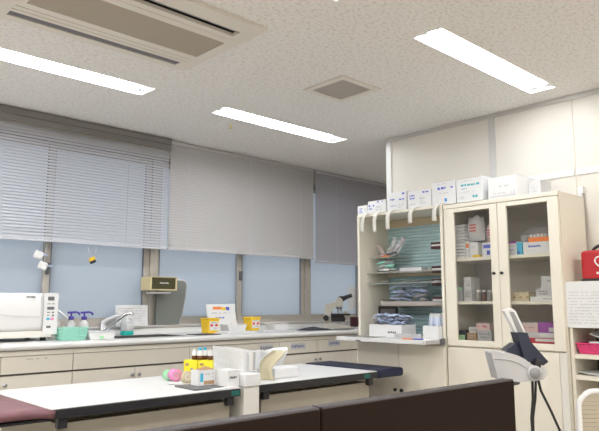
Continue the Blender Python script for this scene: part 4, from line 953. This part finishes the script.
tag(MB().box(3.557, 3.575, 1.20, 1.46, 0.8862, 0.894).build('label_strip', 'paper', None), 'white paper strip on the rim of the pink basket', 'strip')
b = MB(); b.grid(8, 6, lambda u, v: (3.56 + 0.22 * v, 1.15 + 0.38 * u, 0.7115 + 0.018 * abs(2 * u - 1) ** 2.0 * 0.8), 0, 0.001)
tag(b.build('paper_sheet', 'paper'), 'curled white paper sheet on the lower shelf of the shelf unit', 'paper')
# red bag
t = thing('first_aid_bag', (3.68, 1.38, 1.2225), 'red zip bag with a white heart outline on top of the shelf unit', 'bag')
MB().box(3.615, 3.75, 1.22, 1.505, 1.2235, 1.398).build('body', 'red', t, bevel=0.022, seg=4)
MB().box(3.610, 3.755, 1.222, 1.503, 1.2232, 1.238).build('bottom_trim', 'black', t, bevel=0.003)
hb = MB(); hp = []
for k in range(33):
    a = 2 * PI * k / 32; hp.append((3.6135, 1.375 - 0.0030 * 16 * math.sin(a) ** 3, 1.325 + 0.0028 * (13 * math.cos(a) - 5 * math.cos(2 * a) - 2 * math.cos(3 * a) - math.cos(4 * a))))
hb.tube(hp, 0.0045, 6); hb.build('heart_emblem', 'paper', t)
e = MB(); e.box(3.6125, 3.6148, 1.30, 1.418, 1.262, 1.274); e.build('white_bar', 'paper', t)
hd = []
for k in range(13):
    a = PI * k / 12; hd.append((3.68, 1.362 + 0.095 * math.cos(a), 1.392 + 0.042 * math.sin(a)))
MB().tube(hd, 0.009, 8).build('handle', 'black', t)
t = thing('wall_socket', (3.86, 1.58, 1.75), 'small white wall plug box above the corner of the glass cabinet', 'socket')
MB().box(3.845, 3.8695, 1.555, 1.592, 1.765, 1.808).build('body', 'white', t, bevel=0.004)
MB().box(3.850, 3.866, 1.565, 1.586, 1.742, 1.7645).build('plug', 'lgrey', t, bevel=0.003)

# ------------------------------------------------------------------ the two desks
def desk(x0, x1, y0, y1, label, pad_m, pad_x, pad_label, tag_x):
    t = thing('treatment_table', ((x0 + x1) / 2, (y0 + y1) / 2, 0), label, 'table', 'white-topped treatment tables')
    z1 = 0.682
    MB().box(x0, x1, y0, y1, z1 - 0.042, z1 - 0.004).build('edge_band', 'black', t, bevel=0.004)
    MB().box(x0 + 0.003, x1 - 0.003, y0 + 0.003, y1 - 0.003, z1 - 0.0038, z1).build('tabletop', 'table', t, bevel=0.0015)
    b = MB(); a, c = x0 + 0.045, x1 - 0.04
    b.box(a, c, y0 + 0.04, y0 + 0.058, 0.10, 0.615); b.box(a, a + 0.018, y0 + 0.058, y1 - 0.05, 0.10, 0.615); b.box(c - 0.018, c, y0 + 0.058, y1 - 0.05, 0.10, 0.615); b.box(a + 0.018, c - 0.018, y1 - 0.07, y1 - 0.05, 0.10, 0.615)
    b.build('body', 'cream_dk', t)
    for lx in (a + 0.02, c - 0.06):
        for ly in (y0 + 0.07, y1 - 0.12): MB().box(lx, lx + 0.04, ly, ly + 0.04, 0, 0.60).build('leg', 'cream_dk', t)
    for bx_ in (x0 + 0.035, x1 - 0.075):
        for by_ in (y0 + 0.008, y1 - 0.05): MB().box(bx_, bx_ + 0.04, by_, by_ + 0.03, z1 - 0.082, z1 - 0.0425).build('corner_block', 'black', t, bevel=0.002)
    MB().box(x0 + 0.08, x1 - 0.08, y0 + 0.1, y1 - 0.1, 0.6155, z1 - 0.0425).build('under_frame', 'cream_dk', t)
    lb = MB().box(tag_x, tag_x + 0.05, y0 - 0.0018, y0 - 0.0002, z1 - 0.034, z1 - 0.012); l_ = lb.build('green_label', 'dullgreen', t); l_['label'] = 'small green label on the black edge'
    pz = 0.004
    p = MB(); xa, xb = pad_x
    if pad_m == 'maroon':
        def fn(u, v):
            x = xa + (xb - xa) * u; y = y0 - 0.005 + (y1 - y0 - 0.02) * v
            sag = 0.010 * math.sin(v * 11 + u * 3) * (1 - u) * 0.5
            return (x, y, z1 + 0.010 * (1 - (2 * u - 1) ** 4) - 0.006 + sag * 0.4)
        p.grid(14, 20, fn, 0, 0.032)
        po = p.build('arm_pad', pad_m, t)
        MB().box(xa, xb - 0.01, y0 + 0.003, y1 - 0.03, z1 - 0.046, z1 - 0.036).build('pad_base', 'black', po)
    else:
        p.box(xa, xb, y0 - 0.002, y1 - 0.03, z1 - 0.048, z1 + 0.006)
        po = p.build('arm_pad', pad_m, t, bevel=0.018, seg=4)
    po['label'] = pad_label
    return t
desk(1.057, 2.014, 2.561, 3.290, 'white-topped table with black edge and maroon pad, on the left', 'maroon', (0.70, 1.075), 'maroon padded drop-leaf', 1.955)
desk(2.160, 3.118, 2.590, 3.290, 'white-topped table with black edge and navy pad, in front of the open cabinet', 'navy', (3.120, 3.385), 'navy padded drop-leaf', 2.99)
TT = 0.6822
# white box standing in the gap
t = thing('waste_bin', (2.087, 2.85, 0), 'tall narrow white bin standing in the gap between the two tables', 'bin')
MB().box(2.042, 2.142, 2.570, 3.15, 0.0, 0.678).build('body', 'offwhite', t, bevel=0.003)
MB().box(2.042, 2.146, 2.564, 2.80, 0.6812, 0.742).box(2.146, 2.30, 2.79, 3.16, 0.6835, 0.742).build('lid_tray', 'white', t, bevel=0.003)
MB().box(2.048, 2.136, 2.580, 3.14, 0.678, 0.6812).build('neck', 'white', t)
# record box on it
t = thing('record_box', (2.19, 2.88, 0.743), 'long white record box with printed side, resting on the bin', 'box')
T = Matrix.Translation((2.132, 2.690, 0.7425)) @ Matrix.Rotation(math.atan2(-0.115, 0.45), 4, 'Z')
b = MB(T); b.box(0, 0.004, 0, 0.45, 0, 0.110, 0); b.box(0.004, 0.075, 0.0, 0.45, 0, 0.004, 0); b.box(0.071, 0.075, 0.0, 0.45, 0.004, 0.104, 0)
b.T = T
for r in range(9):
    u = 0.03
    while u < 0.42:
        w_ = rng.uniform(0.008, 0.02)
        if rng.random() < 0.65: b.quad((-0.0006, u, 0.012 + r * 0.0105), (-0.0006, u, 0.015 + r * 0.0105), (-0.0006, u + w_ * 0.7, 0.015 + r * 0.0105), (-0.0006, u + w_ * 0.7, 0.012 + r * 0.0105), 1)
        u += w_
b.build('sleeve', ['paper', 'lgrey'], t)
for k in range(5):
    s = MB(T); s.box(0.006 + k * 0.013, 0.0175 + k * 0.013, 0.002 + 0.002 * (k % 2), 0.445, 0.0045, 0.100 - 0.003 * (k % 3)); s.build('record_folder', ('paper', 'lgrey', 'paper', 'offwhite', 'grey')[k], t)
carton('label_box', 'small white box with a dark four-character label on the left table', 'box', None, 1.962, 2.038, 2.605, 2.70, TT + 0.0005, 0.765, 'paper', [(0.2, 0.85, 0.45, 0.68, 'darkink', 1, 0.011)], face='-y', seed=61)
tag(MB().rbox((1.93, 2.585, TT + 0.003), (0.15, 0.035, 0.004), (0, 0, R(4))).build('paper_slip', 'paper', None), 'loose white paper slip at the front edge of the left table', 'paper')
b = MB(); b.T = Matrix.Translation((1.865, 2.70, TT + 0.0005)) @ Matrix.Rotation(R(-4), 4, 'Z'); b.box(-0.085, 0.085, -0.09, 0.11, 0, 0.007)
fo = tag(b.build('clipboard', 'dgrey', None, bevel=0.002), 'dark grey flat folder on the left table under the cotton box', 'folder')
t = thing('cotton_box', (1.905, 2.735, TT), 'white and brown tissue carton with a blue stripe, standing on the dark folder', 'box')
b = MB(); b.T = Matrix.Translation((1.905, 2.735, TT + 0.0085)) @ Matrix.Rotation(R(-3), 4, 'Z')
b.box(-0.050, 0.052, -0.035, 0.035, 0, 0.074, 0)
patch(b, '-y', -0.035, -0.038, -0.020, 0.018, 0.060, 1); patch(b, '-y', -0.035, -0.016, 0.046, 0.004, 0.022, 2); marks(b, '-y', -0.0356, -0.01, 0.045, 0.032, 0.062, 3, random.Random(5), 2, 0.016, 0.6)
b.build('carton', ['paper', 'cyan', 'card', 'ltink'], t)
b = MB(); b.T = Matrix.Translation((1.91, 2.735, TT + 0.0830)); b.grid(8, 6, heap(-0.04, 0.05, -0.03, 0.03, 0.0, 0.022, random.Random(9)), 0); b.build('tissue', 'card', t)
tag(MB().rbox((1.84, 2.90, TT + 0.006), (0.07, 0.04, 0.01), (0, R(4), R(-14))).build('gauze_pad', 'paper', None, bevel=0.002), 'small folded white pad in front of the tape rolls', 'pad')
# yellow boxes and vials
for cx, cy, lb in ((1.974, 2.942, 'bright yellow box with dark spots, the left of the pair behind the tissue carton'), (2.028, 2.885, 'bright yellow box with dark spots, the right of the pair, beside the record box')):
    carton('medicine_box', lb, 'box', 'yellow boxes on the left table', cx - 0.037, cx + 0.037, cy - 0.034, cy + 0.034, TT + 0.0005, 0.797, 'yellowp', [(0.12, 0.5, 0.72, 0.9, 'card', 1, 0.03), (0.5, 0.8, 0.5, 0.72, 'greyink', 1, 0.03), (0.4, 0.9, 0.08, 0.35, 'orange', 1, 0.03)], face='-y', seed=int(cx * 100), rot=-44)
for k, (x, y) in enumerate(((1.990, 2.940), (2.002, 2.906), (2.030, 2.902), (2.042, 2.866))):
    t = thing('vial', (x, y, 0.7975), 'small vial with a dark red base on the yellow boxes, %s of four' % ('leftmost', 'second', 'third', 'rightmost')[k], 'vial', 'vials on the yellow boxes')
    MB().lathe([(0.0135, 0), (0.0155, 0.003), (0.0155, 0.022)], (x, y, 0.7976), 14).build('base', 'amber', t)
    MB().lathe([(0.0150, 0.0221), (0.0150, 0.044), (0.010, 0.050)], (x, y, 0.7976), 14).build('body', 'paper', t)
    MB().lathe([(0.0095, 0.0521), (0.010, 0.055), (0.010, 0.064 if k % 3 else 0.056)], (x, y, 0.7976), 12).build('cap', 'cyan' if k in (1, 2) else 'white', t)
# tape rolls
def roll(x, y, rr, wd, m1, m2, label, yaw):
    t = thing('tape_roll', (x, y, TT), label, 'tape', 'rolls of tape on the left table')
    T = Matrix.Rotation(R(yaw), 4, 'Z') @ Matrix.Rotation(R(90), 4, 'X')
    MB().lathe([(rr * 0.55, 0.001), (rr, 0), (rr, wd), (rr * 0.55, wd - 0.001)], (x, y, TT + rr + 0.0005), 24, T=T).build('tape', m1, t)
    MB().lathe([(rr * 0.38, -0.0005), (rr * 0.545, -0.0005), (rr * 0.545, wd), (rr * 0.38, wd), (rr * 0.38, -0.0005)], (x, y, TT + rr + 0.0005), 20, T=T).build('core', m2, t)
roll(1.925, 3.11, 0.027, 0.05, 'greenlt', 'paper', 'light green tape roll, furthest left on the left table', -20)
roll(1.925, 3.045, 0.032, 0.055, 'pinklt', 'grey', 'pink tape roll between the green and the beige rolls', -15)
roll(1.922, 2.915, 0.031, 0.025, 'beige', 'offwhite', 'beige tape roll standing on edge beside the pink roll', -10)
# right table: film, cloth, box
b = MB(); b.T = Matrix.Translation((2.30, 2.70, TT + 0.001)) @ Matrix.Rotation(R(-10), 4, 'Z')
b.grid(6, 14, lambda u, v: (-0.052 + 0.085 * u + 0.115 * v * v + 0.012 * math.sin(v * 7 + u * 2), 0.05 * v + 0.018 * math.sin(u * 5), 0.152 * v), 0, 0.002)
tag(b.build('amber_bag', 'amberfilm'), 'translucent amber strip of plastic leaning on the white cloth', 'bag')
t = MB(); t.box(2.375, 2.555, 2.715, 2.84, TT + 0.0005, 0.738)
tag(t.build('tissue_box', 'paper', None, bevel=0.004), 'flat white box on the right table beside the amber strip', 'box')
b = MB(); b.T = Matrix.Translation((2.56, 2.98, TT))
def cloth(u, v):
    a = u * 2 * PI; r_ = 0.07 + 0.05 * v + 0.018 * math.sin(3 * a + 1) * v + 0.010 * math.sin(7 * a) * v
    return (r_ * 1.15 * math.cos(a), r_ * 0.7 * math.sin(a), 0.001 + 0.128 * v ** 0.8 + 0.016 * math.sin(2 * a + 0.6) * v)
b.grid(28, 8, cloth, 0, 0.002)
b.grid(28, 3, lambda u, v: (0.07 * v * 1.15 * math.cos(u * 2 * PI), 0.07 * v * 0.7 * math.sin(u * 2 * PI), 0.0015), 0)
tag(b.build('plastic_sack', 'paper'), 'crumpled white open sack standing on the right table', 'sack')

# ------------------------------------------------------------------ bench in the foreground
t = thing('bench', (1.4, 1.5, 0), 'dark brown leatherette bench seen from behind, across the foreground', 'bench')
T = Matrix.Translation((2.405, 1.291, 0)) @ Matrix.Rotation(math.atan2(1.291 - 1.3475, 2.405 - 0.903), 4, 'Z')
seam = -1.06
for a, c in ((seam + 0.002, 0.0), (-2.05, seam - 0.002)):
    po = MB(T).box(a, c, 0, 0.055, 0.34, 0.797).build('backrest', 'brown', t, bevel=0.008, seg=3)
    MB(T).tube([(a + 0.006, 0.006, 0.7955), (c - 0.006, 0.006, 0.7955)], 0.0045, 8).build('piping', 'brown_lt', po)
    MB(T).box(a + 0.004, c - 0.004, 0.012, 0.05, 0.7972, 0.7995).build('top_strip', 'brown_lt', po)
MB(T).box(-2.05, 0.0, 0.06, 0.56, 0.34, 0.43).build('seat', 'brown', t, bevel=0.02, seg=3)
MB(T).box(-2.03, -0.02, 0.03, 0.54, 0.30, 0.338).build('frame', 'black', t)
for lx in (-1.98, -0.10):
    for ly in (0.06, 0.47): MB(T).box(lx, lx + 0.04, ly, ly + 0.04, 0, 0.30).build('leg', 'dgrey', t)

# device on a pedestal behind the bench end (its own frame: u along its face, w away from the bench)
FRM = Matrix(((0.72702, 0.68661, 0, 0), (-0.68661, 0.72702, 0, 0), (0, 0, 1, 0), (0, 0, 0, 1)))
def uv(u, w_, z): return tuple(FRM @ Vector((u, w_, z)))
t = thing('examination_device', uv(0.90, 2.75, 0), 'grey tabletop device with a navy holder and white handset, at the bench end', 'device')
D = lambda: MB(FRM @ Matrix.Translation((0.012, 0, 0)))
bd = [(0.817, 0.785), (0.791, 0.898), (0.83, 0.899), (0.870, 0.894), (0.90, 0.885), (0.930, 0.871), (0.952, 0.852), (0.972, 0.842), (1.010, 0.840), (1.021, 0.822), (1.023, 0.804), (1.004, 0.785), (0.96, 0.779), (0.90, 0.776)]
D().prism(bd, 'y', 2.69, 2.79).build('body', 'devgrey', t, bevel=0.008, seg=3)
D().tube([(0.800, 2.688, 0.872), (0.86, 2.688, 0.868), (0.905, 2.688, 0.855), (0.935, 2.688, 0.835)], 0.0025, 6).build('panel_seam', 'grey', t)
D().lathe([(0.030, 0), (0.032, 0.003), (0.024, 0.006), (0.0, 0.007)], (0.968, 2.6885, 0.812), 24, T=Matrix.Rotation(R(90), 4, 'X')).build('pivot_cap', 'devgrey', t)
D().lathe([(0.023, 0), (0.0225, 0.003), (0.0, 0.004)], (0.968, 2.682, 0.812), 20, T=Matrix.Rotation(R(90), 4, 'X')).build('pivot_disc', 'discgrey', t)
bt = D(); bt.T = FRM @ Matrix.Translation((1.000, 2.70, 0.843)) @ Matrix.Rotation(R(20), 4, 'Y'); bt.box(-0.016, 0.010, -0.012, 0.05, -0.01, 0.022); bt.build('button_block', 'black', t, bevel=0.003)
D().prism([(0.870, 0.900), (0.915, 0.932), (0.956, 0.864), (0.93, 0.872)], 'y', 2.74, 2.82).build('rear_flap', 'navyp', t, bevel=0.003)
D().prism([(0.911, 0.978), (0.957, 0.976), (0.991, 0.855), (0.943, 0.855)], 'y', 2.715, 2.80).build('holder_arm', 'navyp', t, bevel=0.004)
D().prism([(0.959, 0.960), (0.985, 0.925), (1.045, 0.855), (1.021, 0.838), (0.986, 0.866), (0.976, 0.90)], 'y', 2.73, 2.83).build('side_flap', 'navyp', t, bevel=0.003)
ho = D().prism([(0.869, 1.070), (0.901, 1.080), (0.918, 1.067), (0.955, 0.9785), (0.913, 0.9785)], 'y', 2.735, 2.775).build('handset', 'white', t, bevel=0.004)
D().prism([(0.890, 1.066), (0.908, 1.064), (0.945, 0.981), (0.922, 0.981)], 'y', 2.731, 2.7345).build('display', 'discgrey', ho)
D().lathe([(0.13, 0), (0.13, 0.02), (0.02, 0.03), (0.018, 0.75), (0.05, 0.76), (0.05, 0.775)], (0.882, 2.775, 0.0), 20).build('pedestal', 'dgrey', t)
for pts in ([(0.980, 2.75, 0.783), (0.978, 2.75, 0.70), (0.968, 2.75, 0.62), (0.972, 2.75, 0.45), (0.96, 2.78, 0.10), (0.93, 2.80, 0.03)],
            [(0.995, 2.75, 0.784), (0.992, 2.76, 0.70), (0.978, 2.76, 0.62), (0.974, 2.76, 0.45), (0.98, 2.79, 0.10), (0.93, 2.83, 0.03)],
            [(1.006, 2.76, 0.787), (1.018, 2.76, 0.73), (1.055, 2.76, 0.65), (1.088, 2.76, 0.57), (1.12, 2.80, 0.40), (1.14, 2.90, 0.01)]):
    D().tube(pts, 0.0055, 6).build('cable', 'black', t)

D = lambda: MB(FRM)
# chair at the right edge
t = thing('chair', uv(1.40, 2.95, 0), 'white-framed chair with a beige slatted back, cut by the right edge', 'chair')
u0, u1, zt = 1.195, 1.62, 0.726
fr = [(u0 - 0.014, 2.76, 0.40), (u0 - 0.006, 2.77, 0.55), (u0, 2.78, 0.63)] + [(u0 + 0.075 - 0.075 * math.cos(a * PI / 12), 2.785, zt - 0.075 + 0.075 * math.sin(a * PI / 12)) for a in range(1, 7)]
fr += [(2 * 1.40 - p[0], p[1], p[2]) for p in reversed(fr)]
D().tube(fr, 0.0125, 10).build('back_frame', 'white', t)
s = D()
for k in range(16):
    z = 0.44 + 0.0175 * k; s.box(u0 + 0.012, 2 * 1.40 - u0 - 0.012, 2.780, 2.788, z, z + 0.0165)
s.build('backrest', 'chairpad', t)
D().box(1.19, 1.61, 2.79, 3.20, 0.40, 0.425).build('seat', 'chairpad', t, bevel=0.01)
for uu, ww in ((1.18, 2.77), (1.62, 2.77), (1.18, 3.18), (1.62, 3.18)):
    D().tube([(uu, ww, 0.0), (uu, ww, 0.41)], 0.012, 8).build('leg', 'white', t)

# ------------------------------------------------------------------ light
world = bpy.data.worlds.new('World'); bpy.context.scene.world = world; world.use_nodes = True
bg = world.node_tree.nodes['Background']; bg.inputs[0].default_value = (0.90, 0.945, 1.0, 1); bg.inputs[1].default_value = 0.54
for (x0, x1, y0, y1) in ((-1.04, 0.17, 3.345, 3.535), (-1.04, 0.17, 1.595, 1.765), (-1.04, 0.17, -0.15, 0.04), (0.69, 1.91, -0.15, 0.04), (2.42, 3.64, -0.15, 0.04), (-1.04, 0.17, -1.9, -1.7), (0.69, 1.91, -1.9, -1.7), (2.42, 3.64, -1.9, -1.7), (4.6, 5.8, 2.2, 2.4)):
    l = bpy.data.lights.new('lamp', 'AREA'); l.shape = 'RECTANGLE'; l.size = x1 - x0; l.size_y = y1 - y0; l.energy = (24 if x1 < 0.5 else 15) * (0.7 if y1 < 0.5 else 1); l.color = (1.0, 0.98, 0.95)
    o = bpy.data.objects.new('ceiling_lamp', l); C.objects.link(o); o.location = ((x0 + x1) / 2, (y0 + y1) / 2, H - 0.01)

cam = bpy.data.cameras.new('camera'); co = bpy.data.objects.new('camera', cam); C.objects.link(co)
cam.sensor_fit = 'HORIZONTAL'; cam.sensor_width = 36; cam.lens = 36 * 629 / 599
cam.clip_start = 0.02
co.location = (0, 0, 1.10); co.rotation_euler = (R(90 + 7.964), 0, R(-43.363))
sc = bpy.context.scene; sc.camera = co
vs = sc.view_settings; sc.display_settings.display_device = 'sRGB'
vs.view_transform = 'Standard'; vs.look = 'None'; vs.gamma = 1; vs.exposure = 0.62; vs.use_curve_mapping = False
